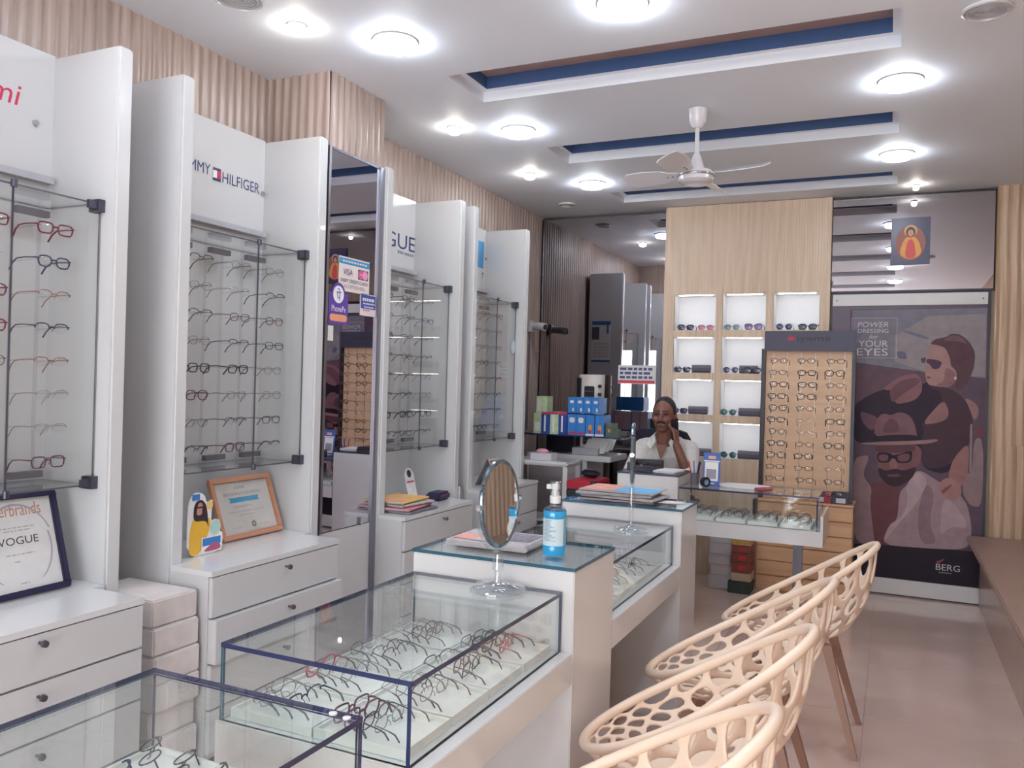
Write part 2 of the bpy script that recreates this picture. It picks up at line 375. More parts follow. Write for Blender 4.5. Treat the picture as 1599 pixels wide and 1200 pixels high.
# ------------------------------------------------------------------ eyeglasses (local: front faces -y, arms run to +y, nose bridge at the origin)
def outline(kind, w, h, sgn, n=18):
    pts = []
    for i in range(n):
        a = 2*PI*i/n; c, s = math.cos(a), math.sin(a)
        e = {'rect': .55, 'round': 1.0, 'soft': .75, 'cat': .7, 'aviator': .85}[kind]
        x = math.copysign(abs(c)**e, c)*w/2; z = math.copysign(abs(s)**e, s)*h/2
        if kind == 'cat' and s > 0: z += .005*max(0, c)
        if kind == 'aviator' and s < 0: x -= .006*s*-1*c
        if s < 0: x *= .93
        pts.append((sgn*x, 0, z))
    return pts
STY = {  # shape, lens width, height, rim radius, half rim?, colour, lens tint, words
 'black': ('rect', .052, .036, .0027, 0, (38, 34, 50), None, 'black rectangular eyeglasses'),
 'blackthin': ('rect', .05, .032, .0016, 0, (60, 58, 74), None, 'slim dark metal eyeglasses'),
 'half': ('soft', .052, .033, .0019, 1, (64, 62, 78), None, 'half-rimmed grey eyeglasses'),
 'silver': ('soft', .05, .034, .0012, 0, (128, 126, 136), None, 'thin silver eyeglasses'),
 'round': ('round', .046, .043, .0017, 0, (70, 66, 80), None, 'round wire eyeglasses'),
 'red': ('rect', .054, .037, .0029, 0, (122, 34, 62), None, 'dark red framed eyeglasses'),
 'blue': ('soft', .052, .037, .0027, 0, (58, 62, 96), None, 'blue-grey framed eyeglasses'),
 'navy': ('soft', .052, .036, .0022, 1, (44, 44, 82), None, 'navy half-rimmed eyeglasses'),
 'copper': ('soft', .052, .033, .0018, 1, (168, 116, 100), None, 'copper-toned slim eyeglasses'),
 'brown': ('soft', .05, .034, .0018, 0, (116, 88, 84), None, 'brown slim eyeglasses'),
 'pink': ('soft', .05, .036, .0024, 0, (176, 84, 96), None, 'coral pink eyeglasses'),
 'plum': ('rect', .05, .038, .0024, 0, (104, 48, 82), None, 'plum red square eyeglasses'),
 'clear': ('soft', .05, .034, .001, 1, (168, 160, 156), None, 'almost clear rimless eyeglasses'),
 'cat': ('cat', .053, .04, .0026, 0, (50, 42, 54), None, 'dark cat-eye eyeglasses'),
 'sunblack': ('rect', .056, .042, .003, 0, (30, 28, 46), (.06, .05, .12), 'black square sunglasses'),
 'sunpink': ('soft', .054, .04, .0022, 0, (190, 120, 140), (.55, .22, .32), 'pink tinted sunglasses'),
 'sungreen': ('soft', .05, .042, .0016, 0, (110, 128, 130), (.2, .28, .3), 'pale grey-green sunglasses'),
 'sunpurple': ('cat', .058, .048, .0026, 0, (70, 44, 84), (.3, .18, .36), 'large purple gradient sunglasses'),
 'sunround': ('round', .05, .047, .0016, 0, (70, 66, 90), (.1, .1, .2), 'round blue-grey sunglasses'),
 'sungrey': ('soft', .058, .044, .0032, 0, (40, 38, 50), (.12, .13, .16), 'thick black grey-lensed sunglasses'),
 'sunteal': ('round', .052, .048, .002, 0, (40, 48, 52), (.05, .16, .17), 'round teal sunglasses'),
}
PROTO = {}; TIP = mat('arm_tip', (78, 74, 86), .5)
def proto(k):
    if k in PROTO: return PROTO[k]
    kind, w, h, r, half, rgb, tint, _ = STY[k]
    fm = mat('rim_'+k, rgb, .3, .5 if r < .0019 else 0, var=.08)
    lm = LENS if tint is None else mat('tint_'+k, tuple(int(255*(v**.4545)) for v in tint), .06, var=.1, scale=20)
    cx = w/2+.009; fr = MB(); lens = []
    for sg in (-1, 1):
        o = [(p[0]+sg*cx, 0, p[2]) for p in outline(kind, w, h, sg)]
        if half: fr.tube([p for i, p in enumerate(o) if i <= 9], r, 5)
        else: fr.tube(o, r, 5, closed=True)
        lb = MB(); nn = len(o); mid = [(sg*cx+(p[0]-sg*cx)*.55, -.0022, p[2]*.55) for p in o]
        lb.add([(p[0], .0006, p[2]) for p in o]+mid+[(sg*cx, -.0032, 0)], [(i, (i+1) % nn, nn+(i+1) % nn, nn+i) for i in range(nn)]+[(nn+i, nn+(i+1) % nn, 2*nn) for i in range(nn)])
        lens.append(lb.mesh('lens', lm, True))
        fr.tube([(sg*(cx+w/2-.001), 0, h*.22), (sg*(cx+w/2+.006), .003, h*.24), (sg*(cx+w/2+.007), .012, h*.24)], r*1.1, 5)
        fr.tube([(sg*.0095, .001, 0), (sg*.008, .008, -.004), (sg*.010, .009, -.010)], .0012, 4)   # nose pad
    fr.tube([(-.010, 0, h*.12), (0, -.001, h*.2), (.010, 0, h*.12)], r, 5)
    tem = []
    for sg in (-1, 1):
        e = cx+w/2+.007; z = h*.24; t = max(r*.95, .0017)
        tem.append(MB().tube([(sg*e, .010, z), (sg*e, .06, z+.001), (sg*(e-.002), .098, z-.002), (sg*(e-.004), .12, z-.016), (sg*(e-.006), .138, z-.04)],
                             [t, t, t, t*1.25, t*1.3], 5).mesh('temple', fm, True))
    tray_t = []
    for sg in (-1, 1):
        e = cx+w/2+.007; z = h*.24; t = max(r*.95, .0016)
        tray_t.append(MB().tube([(sg*e, .010, z), (sg*e, .04, z-.002)], [t, t], 5).tube([(sg*e, .04, z-.002), (sg*(e-.001), .056, z-.006), (sg*(e-.003), .068, z-.020)], [t, t*1.25, t*1.2], 5, 1).mesh('temple', [fm, TIP], True))
    PROTO[k] = (fr.mesh('eyeglasses', fm, True), lens, tem, tray_t); return PROTO[k]
def specs(k, loc, rot, label, group, cat='eyeglasses', name='eyeglasses', nested=False):
    fr, lens, tem, tt = proto(k)
    if nested: tem = tt
    o = link(name, fr, None, loc, rot); tag(o, label, cat, group)
    for l in lens: link('lens', l, o)
    for t in tem: link('temple', t, o)
    return o
def words(k): return STY[k][7]

# ------------------------------------------------------------------ wall cupboards
XF, XBK = -2.5, -2.84
BRKT = mat('bracket', (84, 84, 98), .4, .7); LOCK = mat('lock_bar', (120, 118, 128), .4, .5)
KNOB = mat('knob', (112, 108, 116), .3, .8)
def cupboard(y1, zt, xd, label, n_draw=3, open_draw=None, panel0=True):
    y0 = y1-.9; zc = zt
    t = thing('display_cupboard', label, 'cupboard', (-2.67, (y0+y1)/2, 0), group='white wall cupboards')
    P = lambda n, mb, m, **k: part(n, mb, m, t, **k)
    P('back_panel', MB().box(-2.862, XBK, y0+.06, y1-.06, .02, 2.665), WHITE)
    P('side_panel', MB().box(-2.862, XF, y1-.062, y1, 0, 2.66), WHITE, bevel=.008)
    if panel0: P('side_panel', MB().box(-2.862, XF, y0, y0+.062, 0, 2.66), WHITE, bevel=.008)
    P('light_rail', MB().box(XBK, XBK+.035, y0+.07, y1-.075, 2.185, 2.21), mat('rail_grey', (176, 176, 184), .4))
    # base drawers
    ya, yb = y0+.006, y1-.112
    bd = P('drawer_body', MB().box(-2.838, XF, y0+.064, y1-.064, .05, zc-.02).box(XF+.002, xd-.02, ya, yb, .05, zc-.02), WHITE)
    P('drawer_top', MB().box(-2.838, XF, y0+.064, y1-.064, zc-.02, zc).box(XF+.002, xd, ya-.002, yb+.002, zc-.02, zc), WHITE2)
    zs = [zc-.022, .585, .413, .24, .07]
    for k in range(4):
        ex = .022 if open_draw == k else 0
        d = P('drawer', MB().box(xd-.02, xd+ex, ya+.003, yb-.003, zs[k+1]+.004, zs[k]-.003), WHITE, bevel=.002)
        kb = MB().cyl((xd+ex, (ya+yb)/2+.02, (zs[k]+zs[k+1])/2+.045), (xd+ex+.02, (ya+yb)/2+.02, (zs[k]+zs[k+1])/2+.045), .005)
        kb.cyl((xd+ex+.02, (ya+yb)/2+.02, (zs[k]+zs[k+1])/2+.045), (xd+ex+.03, (ya+yb)/2+.02, (zs[k]+zs[k+1])/2+.045), .011, .010)
        obj('knob', rel(kb, t), KNOB, d, smooth=True)
    # glazed rack
    for a, b in ((y0+.07, y1-.388), (y1-.384, y1-.07)):
        P('glass_pane', MB().pane(-2.574, -2.568, a, b, 1.1, 2.1, 'x'), [GLASS, GREYM])
    for z in (1.1, 2.1): P('glass_shelf', MB().pane(-2.838, -2.58, y0+.07, y1-.07, z-.003, z+.003, 'z'), [GLASS, GREYM])
    for y, z in ((y1-.085, 1.11), (y1-.085, 2.09)):
        P('bracket', MB().box(-2.60, -2.55, y-.005, y+.022, z-.022, z+.022).box(-2.566, -2.555, y-.04, y, z-.014, z+.014), BRKT)
    for z in (1.1, 2.1): P('hinge', MB().cyl((-2.566, y1-.386, z-.012), (-2.566, y1-.386, z+.012), .010), BRKT)
    for c in (.63, .40, .17):
        yc = y1-c; rd = MB().box(-2.825, -2.815, yc-.055, yc-.045, 1.11, 2.09).box(-2.825, -2.815, yc+.045, yc+.055, 1.11, 2.09)
        for k in range(8):
            for s in (-.05, .05): rd.cyl((-2.816, yc+s, 1.998-.116*k), (-2.664, yc+s, 2.004-.116*k), .0022, n=5)
        P('display_rod', rd, ACRYL)
        for z in (1.13, 2.065): P('lock_bar', MB().box(-2.80, -2.775, yc-.06, yc+.06, z-.012, z+.012), LOCK)
    return t
cA = cupboard(2.10, .752, -2.25, 'white wall cupboard at the left edge with red lettering', panel0=True)
cB = cupboard(3.226, .765, -2.29, 'white wall cupboard beside the column mirror with dark blue lettering', open_draw=1)
cC = cupboard(4.64, .772, -2.335, 'white wall cupboard right of the column mirror')
cD = cupboard(5.665, .80, -2.335, 'farthest white wall cupboard with a blue square sign')
# racks of eyeglasses
def rack(y1, cols, where, grp, plan):
    for ci, c in cols:
        for r in range(8):
            k = plan[ci][r]
            if not k: continue
            specs(k, (-2.66, y1-c+random.uniform(-.006, .006), 1.996-.116*r), (random.uniform(-.05, .05), 0, PI/2+random.uniform(-.06, .06)),
                  f'{words(k)}, {ORD[r]} from top{ {0: ", left column", 1: ", middle column", 2: ", right column"}[ci] if len(cols) > 1 else ""}, {where}', grp)
cols3 = ((0, .63), (1, .40), (2, .17))
rack(2.10, ((1, .40), (2, .17)), 'leftmost wall rack', 'eyeglasses in the leftmost wall rack',
     [[0]*8, ['red', 0, 'red', 'red', 'brown', 0, 0, 0], ['red', 'blue', 'copper', 'navy', 'copper', 'clear', 'clear', 'plum']])
rack(3.226, cols3, 'rack left of column mirror', 'eyeglasses in the rack left of the column mirror',
     [['half', 'silver', 'half', 'silver', 'black', 'plum', 'silver', 'half'],
      ['silver', 'clear', 'brown', 'half', 'black', 'silver', 'half', 'plum'],
      ['silver', 'half', 'brown', 'blackthin', 'silver', 'silver', 'blackthin', 'half']])
rack(4.64, cols3, 'rack right of mirror', 'eyeglasses in the rack right of the column mirror',
     [['half', 'half', 'black', 'half', 'half', 'half', 'black', 'half'],
      ['blackthin', 'half', 'half', 'blackthin', 'half', 'half', 'black', 'blackthin'],
      ['half', 'blackthin', 'half', 'half', 'silver', 'silver', 'black', 'half']])
rack(5.665, cols3, 'farthest wall rack', 'eyeglasses in the farthest wall rack',
     [['blackthin', 'silver', 'blackthin', 'half', 'blackthin', 'silver', 'half', 'blackthin'],
      ['half', 'silver', 'silver', 'blackthin', 'half', 'half', 'silver', 'black'],
      ['round', 'silver', 'silver', 'silver', 'half', 'half', 'half', 'silver']])
# lettering on the cupboards (flat, on the back panels); u runs along +y as read from the room
U, V = (0, 1, 0), (0, 0, 1)
INKB = mat('ink_blue', (62, 74, 116), .6); INKR = mat('ink_red', (196, 52, 88), .6); INKK = mat('ink_black', (40, 38, 48), .6); INKW = mat('ink_white', (236, 236, 236), .7)
xs = XBK+.0012
part('brand_lettering', text(MB(), 'TOMMY', (xs, 2.60, 2.412), U, V, .21, .05), INKB, cB)
part('brand_lettering', text(MB(), 'HILFIGER', (xs, 2.885, 2.397), U, V, .245, .05), INKB, cB)
mb = MB(); flat(mb, rect(0, .05, 0, .06), (xs, 2.825, 2.395), U, V); flat(mb, rect(.0, .025, .013, .047), (xs+.0006, 2.825, 2.395), U, V, 0, 1); flat(mb, rect(.025, .05, .013, .047), (xs+.0006, 2.825, 2.395), U, V, 0, 2)
part('flag_emblem', mb, [INKB, INKW, INKR], cB)
part('brand_lettering', text(MB(), 'mi', (xs, 1.80, 2.44), U, V, .10, .07, shear=.2), INKR, cA)
mb = text(MB(), 'VOGUE', (xs, 3.97, 2.335), U, V, .61, .095); part('brand_lettering', mb, INKB, cC)
part('small_lettering', text(MB(), 'EYE WEAR', (xs, 4.38, 2.302), U, V, .19, .018), INKB, cC)
BLUSQ = mat('sign_blue', (78, 150, 206), .5)
part('blue_square', flat(MB(), rect(0, .28, 0, .2), (xs, 5.29, 2.37), U, V), BLUSQ, cD)
part('brand_lettering', text(MB(), 'r', (xs, 5.55, 2.29), U, V, .025, .05), INKK, cD)
for t, y, z in ((cA, 1.967, 2.398), (cB, 3.15, 2.405), (cC, 4.60, 2.39), (cD, 5.60, 2.45)):
    part('stud', MB().cyl((XBK, y, z), (XBK+.012, y, z), .011, .009), CHROME, t, smooth=True)
# ------------------------------------------------------------------ counters
def pedestal(name, label, x0, x1, y0, y1, zt, edge=TEAL):
    t = thing(name, label, 'counter', ((x0+x1)/2, (y0+y1)/2, 0), group='white counter pedestals')
    part('body', MB().box(x0, x1, y0, y1, 0, zt-.012), WHITE2, t, bevel=.003)
    part('glass_top', MB().pane(x0-.003, x1+.003, y0-.003, y1+.003, zt-.011, zt, 'z'), [GLASSG, edge], t)
    for x, y in ((x0+.05, y0+.04), (x1-.05, y0+.04), (x0+.05, y1-.04), (x1-.05, y1-.04)):
        part('screw', MB().lathe([(.006, 0), (.006, .002), (.001, .003)], (x, y, zt+.0002), 10), STEEL, t)
    return t
P1 = pedestal('counter_pedestal', 'white counter pedestal with glass top carrying the blue bottle and folded newspaper', -1.405, -.845, 2.31, 2.695, .955)
P2 = pedestal('counter_pedestal', 'white counter pedestal carrying the pile of newspapers', -1.42, -.845, 3.69, 4.01, .955)
P3 = pedestal('counter_pedestal', 'white counter pedestal in front of the seated man', -1.60, -1.205, 5.13, 5.50, .955, NAVY)
def showcase(label, x0, x1, y0, y1, zt, legs=True, glass_ends=(1, 0), lip=.035, zb=.702):
    """tray base on the customers' side (+x), glass box on it"""
    t = thing('display_case', label, 'display case', ((x0+x1)/2, (y0+y1)/2, 0), group='glass counter display cases')
    part('base_tray', MB().box(x0, x1, y0, y1, .605, zb), WHITE2, t, bevel=.002)
    g0, g1 = x0+.008, x1-lip
    e = .010
    part('glass_top', MB().pane(g0, g1, y0+.005, y1-.002, zt-.011, zt, 'z'), [GLASSG, NAVY], t)
    part('glass_front', MB().pane(g1-.009, g1, y0+.006, y1-.003, zb, zt-.0115, 'x'), [GLASSG, NAVY], t)
    part('glass_back', MB().pane(g0, g0+.006, y0+.006, y1-.003, zb, zt-.0115, 'x'), [GLASSG, TEAL], t)
    if glass_ends[0]: part('glass_end', MB().pane(g0+.007, g1-.010, y0+.006, y0+.013, zb, zt-.0115, 'y'), [GLASSG, TEAL], t)
    if glass_ends[1]: part('glass_end', MB().pane(g0+.007, g1-.010, y1-.010, y1-.003, zb, zt-.0115, 'y'), [GLASSG, NAVY], t)
    part('modesty_panel', MB().box(x0+.1, x0+.12, y0+.01, y1-.002, 0, .604), WHITE, t)
    return t
K1 = showcase('glass display case with dark-edged top in the foreground, holding rows of eyeglasses', -1.405, -.845, 1.45, 2.306, .882)
K2 = showcase('glass display case between the two white pedestals', -1.405, -.845, 2.70, 3.686, .882, glass_ends=(0, 0))
K0 = showcase('nearest glass display case cut off by the bottom edge', -1.425, -.845, .30, 1.285, .872, glass_ends=(1, 1), zb=.66)
part('rubber_bumper', MB().lathe([(.008, 0), (.008, .003), (.002, .004)], (-.90, 1.26, .872), 12), mat('bumper', (220, 220, 225), .2), K0)
part('rubber_bumper', MB().lathe([(.008, 0), (.008, .003), (.002, .004)], (-.935, 1.265, .872), 12), mat('bumper', (220, 220, 225), .2), K0)
# case facing the viewer on the right of the third pedestal
K3 = thing('display_case', 'wide glass display case facing the viewer beside the dark stand', 'display case', (-.78, 5.37, 0), group='glass counter display cases')
part('base_tray', MB().box(-1.2, -.345, 5.13, 5.62, .592, .682).box(-.36, -.345, 5.13, 5.62, .682, .775), WHITE2, K3, bevel=.002)
part('glass_top', MB().pane(-1.2, -.375, 5.14, 5.6, .872, .882, 'z'), [GLASSG, NAVY], K3)
part('glass_front', MB().pane(-1.2, -.376, 5.142, 5.15, .682, .8715, 'y'), [GLASSG, NAVY], K3)
part('glass_end', MB().pane(-.386, -.376, 5.152, 5.59, .682, .8715, 'x'), [GLASSG, NAVY], K3)
part('glass_back', MB().pane(-1.2, -.388, 5.591, 5.599, .682, .8715, 'y'), [GLASSG, NAVY], K3)
part('post', MB().box(-.535, -.48, 5.40, 5.44, 0, .592), GREYM, K3)
part('divider', MB().box(-.80, -.78, 5.50, 5.58, .682, .80), BLACK, K3)
# trays and eyeglasses lying in the cases
def tray(x0, x1, y0, y1, z, label, grp):
    mb = MB().box(x0, x1, y0, y1, z, z+.012)
    for a in ((x0, x1, y0, y0+.006), (x0, x1, y1-.006, y1), (x0, x0+.006, y0+.006, y1-.006), (x1-.006, x1, y0+.006, y1-.006)): mb.box(*a, z+.012, z+.022)
    return tag(obj('display_tray', mb, TRAY), label, 'tray', grp)
pool = ['clear', 'silver', 'silver', 'half', 'silver', 'clear', 'brown', 'silver', 'blackthin']
def case_rows(zb, rows, half_x, where, grp, special=None, pick=pool):
    """rows along y, glasses nested one behind the other along +x"""
    for ri, yc in enumerate(rows):
        for hi, (xa, xb) in enumerate(half_x):
            side = 'left' if hi == 0 else 'right'
            if len(half_x) == 1: side = 'right'
            tray(xa, xb, yc-.096, yc+.096, zb+.001, f'white tray, {ORD[ri]} row from the viewer, {side} half, {where}', 'white eyeglass trays')
            for c in range(4):
                k = (special or {}).get((ri, hi, c)) or pick[(ri*3+hi*5+c*2+random.randrange(3)) % len(pick)]
                x = xa+.03+c*(xb-xa-.075)/4.6
                specs(k, (x, yc+random.uniform(-.008, .008), zb+.038), (-.10+random.uniform(-.05, .05), 0, -PI/2+random.uniform(-.12, .12)),
                      f'{words(k)}, {ORD[c]} from left, {ORD[ri]} row, {side} tray, {where}', grp, nested=True)
case_rows(.702, [1.575, 1.775, 1.975, 2.185], [(-1.385, -1.15), (-1.145, -.905)], 'foreground case', 'eyeglasses in the foreground case',
          {(0, 1, 0): 'plum', (0, 1, 1): 'plum', (0, 1, 2): 'blackthin', (3, 1, 0): 'blackthin', (3, 1, 1): 'black', (3, 1, 2): 'black', (3, 1, 3): 'pink', (1, 0, 0): 'pink', (0, 0, 3): 'navy'})
case_rows(.702, [2.83, 3.04, 3.25, 3.47], [(-1.145, -.905)], 'middle case', 'eyeglasses in the middle case')
# few frames in the nearest case
o = tray(-1.385, -1.10, 1.03, 1.262, .70, 'white raised tray in the nearest case at bottom left', 'white eyeglass trays')
obj('riser', MB().box(-1.38, -1.105, 1.035, 1.257, .661, .699), TRAY, o)
for i, (x, y, k, rz) in enumerate(((-1.335, 1.205, 'round', -.75), (-1.235, 1.19, 'round', -.95), (-1.15, 1.17, 'half', -1.2), (-1.30, 1.10, 'navy', -.8))):
    specs(k, (x, y, .742), (-1.15, 0, rz), f'{words(k)}, {ORD[i]} from left, nearest case at the bottom edge', 'eyeglasses in the nearest case', nested=True)
# case facing the viewer: four trays, arms towards the viewer
for i in range(4):
    xa = -1.16+i*.19
    tray(xa, xa+.175, 5.17, 5.49, .683, f'white tray, {ORD[i]} from left, case beside the dark stand', 'white eyeglass trays')
    for r in range(5):
        k = ['silver', 'blackthin', 'half', 'silver', 'brown'][(i+r) % 5]
        specs(k, (xa+.088+random.uniform(-.01, .01), 5.30+r*.045, .72), (-.1, 0, PI+random.uniform(-.15, .15)),
              f'{words(k)}, {ORD[r]} from front, {ORD[i]} tray, case beside dark stand', 'eyeglasses in the case beside the dark stand', nested=True)
# ------------------------------------------------------------------ table mirrors
CLEARP = pane_mat('clear_plastic', (.9, .92, .94), base=.12)
def table_mirror(label, x, y, z, rz, w, h, pole, tilt=0, base_r=.085):
    t = thing('table_mirror', label, 'mirror', (x, y, z), rz, 'oval table mirrors')
    obj('base', MB().lathe([(base_r, 0), (base_r, .006), (base_r*.8, .014), (base_r*.3, .022), (.014, .026)], n=32), CLEARP, t, smooth=True)
    for k in range(5):
        a = k*2*PI/5; obj('base_petal', MB().ell((base_r*.62*math.cos(a), base_r*.62*math.sin(a), .014), (.03, .03, .006), 12, 6), CLEARP, t, smooth=True)
    obj('stem', MB().lathe([(.016, .02), (.010, .04), (.010, pole*.5), (.018, pole*.55), (.016, pole*.8), (.010, pole)], n=14), CLEARP, t, smooth=True)
    zc = pole+h/2+.02
    ring = [(w/2*1.12*math.cos(a), 0, zc+h/2*1.1*math.sin(a)) for a in [PI*1.0+i*PI/16 for i in range(17)]]
    obj('yoke', MB().tube(ring, .008, 8), CLEARP, t, smooth=True)
    rot = Matrix.Rotation(tilt, 3, 'X')
    def ov(s, yy): return [Vector((0, 0, zc))+rot@Vector((s*w/2*math.cos(2*PI*i/36), yy, s*h/2*math.sin(2*PI*i/36))) for i in range(36)]
    obj('mirror_rim', MB().tube(ov(1, 0), .008, 8, closed=True), mat('rim_blue_silver', (122, 140, 154), .15, .8), t, smooth=True)
    obj('mirror_glass', MB().loft([ov(.98, -.005), ov(.98, .005)]), mirror_mat('small_mirror', (.8, .8, .82)), t)
    for s in (-1, 1): obj('pivot', MB().cyl((s*w/2*1.0, 0, zc), (s*w/2*1.16, 0, zc), .009, n=10), CHROME, t, smooth=True)
    return t
table_mirror('oval clear-framed table mirror on the foreground case beside the blue bottle', -1.055, 2.22, .8825, 1.50, .215, .25, .115, tilt=-.04)
table_mirror('clear-framed table mirror seen edge-on before the newspaper pile', -1.0, 3.42, .8825, 1.82, .18, .25, .19, tilt=.0, base_r=.075)
# ------------------------------------------------------------------ spray bottle
t = thing('spray_bottle', 'clear spray bottle of blue sanitizer with white pump', 'bottle', (-.968, 2.45, .9555))
BLUEL = mat('blue_liquid', (38, 158, 214), .1, coat=.4, var=.03); BLUEP2 = mat('blue_liquid_pale', (112, 176, 204), .1, coat=.5, var=.03)
obj('liquid', MB().lathe([(.034, .002), (.037, .006), (.037, .034), (.036, .036)], n=24), BLUEL, t, smooth=True)
obj('body', MB().lathe([(.036, .036), (.037, .038), (.037, .12), (.036, .122)], n=24), BLUEP2, t, smooth=True)
obj('liquid_band', MB().lathe([(.0365, .122), (.0372, .124), (.0372, .143), (.036, .145)], n=24), BLUEL, t, smooth=True)
obj('shoulder', MB().lathe([(.036, .145), (.034, .152), (.018, .158), (.014, .17)], n=24), CLEARP, t, smooth=True)
lab = MB()
for k in range(13):
    a0, a1 = -PI*.78+k*.16, -PI*.78+(k+1)*.16
    lab.add([(.0376*math.cos(a0), .0376*math.sin(a0), .036), (.0376*math.cos(a1), .0376*math.sin(a1), .036), (.0376*math.cos(a1), .0376*math.sin(a1), .121), (.0376*math.cos(a0), .0376*math.sin(a0), .121)], [(0, 1, 2, 3)])
lb = obj('printed_label', lab, mat('label_pale', (196, 214, 222), .5), t)
pr_ = MB()
for k in range(16):
    z = .115-k*.0042; a0 = -PI*.70; n = random.randint(4, 7)
    for i in range(n):
        b0, b1 = a0+i*.16, a0+(i+.9)*.16
        pr_.add([(.0379*math.cos(b), .0379*math.sin(b), zz) for b, zz in ((b0, z), (b1, z), (b1, z+.0014), (b0, z+.0014))], [(0, 1, 2, 3)])
obj('label_print', pr_, mat('label_ink', (92, 120, 140), .6), lb)
obj('pump', MB().lathe([(.017, .168), (.018, .19), (.013, .192), (.012, .205), (.010, .206), (.010, .228), (.004, .229)], n=18).box(-.028, .012, -.008, .008, .212, .226), mat('white_pump', (222, 224, 226), .35), t, smooth=True)
obj('pump_cover', MB().lathe([(.014, .19), (.016, .2), (.019, .236), (.017, .238)], n=16), CLEARP, t, smooth=True)
# ------------------------------------------------------------------ wood shelf unit with lit niches
YS = 6.75
SU = thing('niche_shelf_unit', 'pale fluted wood wall unit with twelve white-lined niches of sunglasses', 'shelf', (-1.09, 6.86, 0))
NX = [(-1.655, -1.315), (-1.26, -.922), (-.863, -.524)]; NZ = [(1.984, 2.275), (1.635, 1.925), (1.292, 1.578), (.946, 1.23)]
def fl_panel(name, x0, x1, z0, z1):
    mb = wavy((x0, YS, 0), (1, 0, 0), (0, -1, 0), x1-x0, z0, z1, .021, .0022, sub=4)
    mb.box(x0, x1, YS+.003, YS+.018, z0, z1)
    part(name, mb, WOODS, SU, smooth=True)
fl_panel('top_panel', -1.735, -.45, 2.275, CZ-.005); fl_panel('bottom_panel', -1.735, -.45, .0, .946)
for a, b in ((-1.735, -1.655), (-1.315, -1.26), (-.922, -.863), (-.524, -.45)): fl_panel('stile', a, b, .946, 2.275)
for i in range(3):
    for a, b in NX: fl_panel('rail', a, b, NZ[i+1][1], NZ[i][0])
NICHE = mat('niche_white', (236, 236, 238), .5, var=.01)
LED = emit_mat('niche_led', (1, 1, 1), 9)
for (x0, x1) in NX:
    for (z0, z1) in NZ:
        mb = MB().box(x0-.012, x0, YS+.004, 6.955, z0-.012, z1+.012).box(x1, x1+.012, YS+.004, 6.955, z0-.012, z1+.012)
        mb.box(x0, x1, YS+.004, 6.955, z0-.012, z0).box(x0, x1, YS+.004, 6.955, z1, z1+.012).box(x0, x1, 6.943, 6.955, z0, z1)
        n = part('niche', mb, NICHE, SU)
        obj('led_strip', rel(MB().box(x0+.03, x1-.03, 6.775, 6.79, z1-.006, z1-.0005), SU), LED, n)
part('side', MB().box(-1.745, -1.735, YS, 6.965, 0, CZ-.005), WOODS, SU)
rowname = ['top', 'second', 'third', 'lowest']; colname = ['left', 'middle', 'right']
def niche_sun(c, r, x, k, extra=''):
    z0 = NZ[r][0]; h = STY[k][2]
    specs(k, (x, 6.79, z0+h/2+.004), (0, 0, random.uniform(-.06, .06)), f'{words(k)}{extra}, {rowname[r]} niche of the {colname[c]} column', 'sunglasses in the wood niches', 'sunglasses', 'sunglasses')
CASEM = mat('case_grey', (92, 86, 100), .6, var=.1, scale=30)
def niche_case(c, r, x0, x1, dark=False):
    z0 = NZ[r][0]
    o = obj('sunglasses_case', MB().loft([[(x, 6.83+.028*math.cos(a), z0+.0335+.033*math.sin(a)) for a in [PI*2*i/16 for i in range(16)]] for x in (x0, x0+.005, x1-.005, x1)]), CASEM, smooth=True)
    obj('lid_seam', MB().box(x0-.001, x1+.001, 6.801, 6.803, z0+.033, z0+.036), BLACK, o)
    tag(o, f'grey sunglasses case, {rowname[r]} niche of the {colname[c]} column', 'case', 'sunglasses cases in the niches')
niche_sun(0, 0, -1.565, 'sunblack'); niche_sun(0, 0, -1.40, 'sunpink'); niche_sun(1, 0, -1.19, 'sungreen'); niche_sun(1, 0, -1.02, 'sunpurple')
niche_sun(2, 0, -.785, 'sunround'); niche_sun(2, 0, -.61, 'sungrey')
niche_sun(0, 1, -1.585, 'sunblack'); niche_case(0, 1, -1.51, -1.36); niche_sun(1, 1, -1.19, 'sunround'); niche_case(1, 1, -1.125, -.985); niche_sun(1, 1, -1.02, 'sungrey')
niche_sun(0, 2, -1.60, 'sunblack'); niche_case(0, 2, -1.53, -1.375); niche_sun(1, 2, -1.20, 'sunteal'); niche_case(1, 2, -1.12, -.95)
niche_case(0, 3, -1.49, -1.34); niche_sun(1, 3, -1.19, 'sunteal'); niche_case(1, 3, -1.12, -.95)
# ------------------------------------------------------------------ drawer cabinet and dark display stand
DC = thing('drawer_cabinet', 'low light wood drawer cabinet under the dark eyewear stand', 'cabinet', (-.565, 6.58, 0))
part('carcass', MB().box(-.90, -.232, 6.44, 6.735, 0, .675).box(-.905, -.228, 6.415, 6.735, .675, .69), WOODD, DC)
for k in range(6):
    z0 = .012+k*.11; d = part('drawer', MB().box(-.897, -.235, 6.42, 6.438, z0+.002, z0+.105), WOODD, DC, bevel=.003)
KS = thing('eyewear_stand', 'tall dark display stand of eyeglasses with printed header', 'display stand', (-.575, 6.52, .69))
BOARDM = wood_mat('stand_board', (214, 176, 142), (228, 192, 160), .5, 2, (.7, 9, 9)); DARKK = mat('stand_dark', (58, 56, 78), .45, var=.05)
part('board', MB().box(-.875, -.268, 6.505, 6.53, .70, 1.815), BOARDM, KS)
part('side_frame', MB().box(-.905, -.876, 6.47, 6.54, .691, 1.82), BLACK, KS); part('side_frame', MB().box(-.267, -.243, 6.47, 6.54, .691, 1.82), BLACK, KS)
hd = part('header', MB().box(-.885, -.25, 6.455, 6.475, 1.805, 1.955), DARKK, KS)
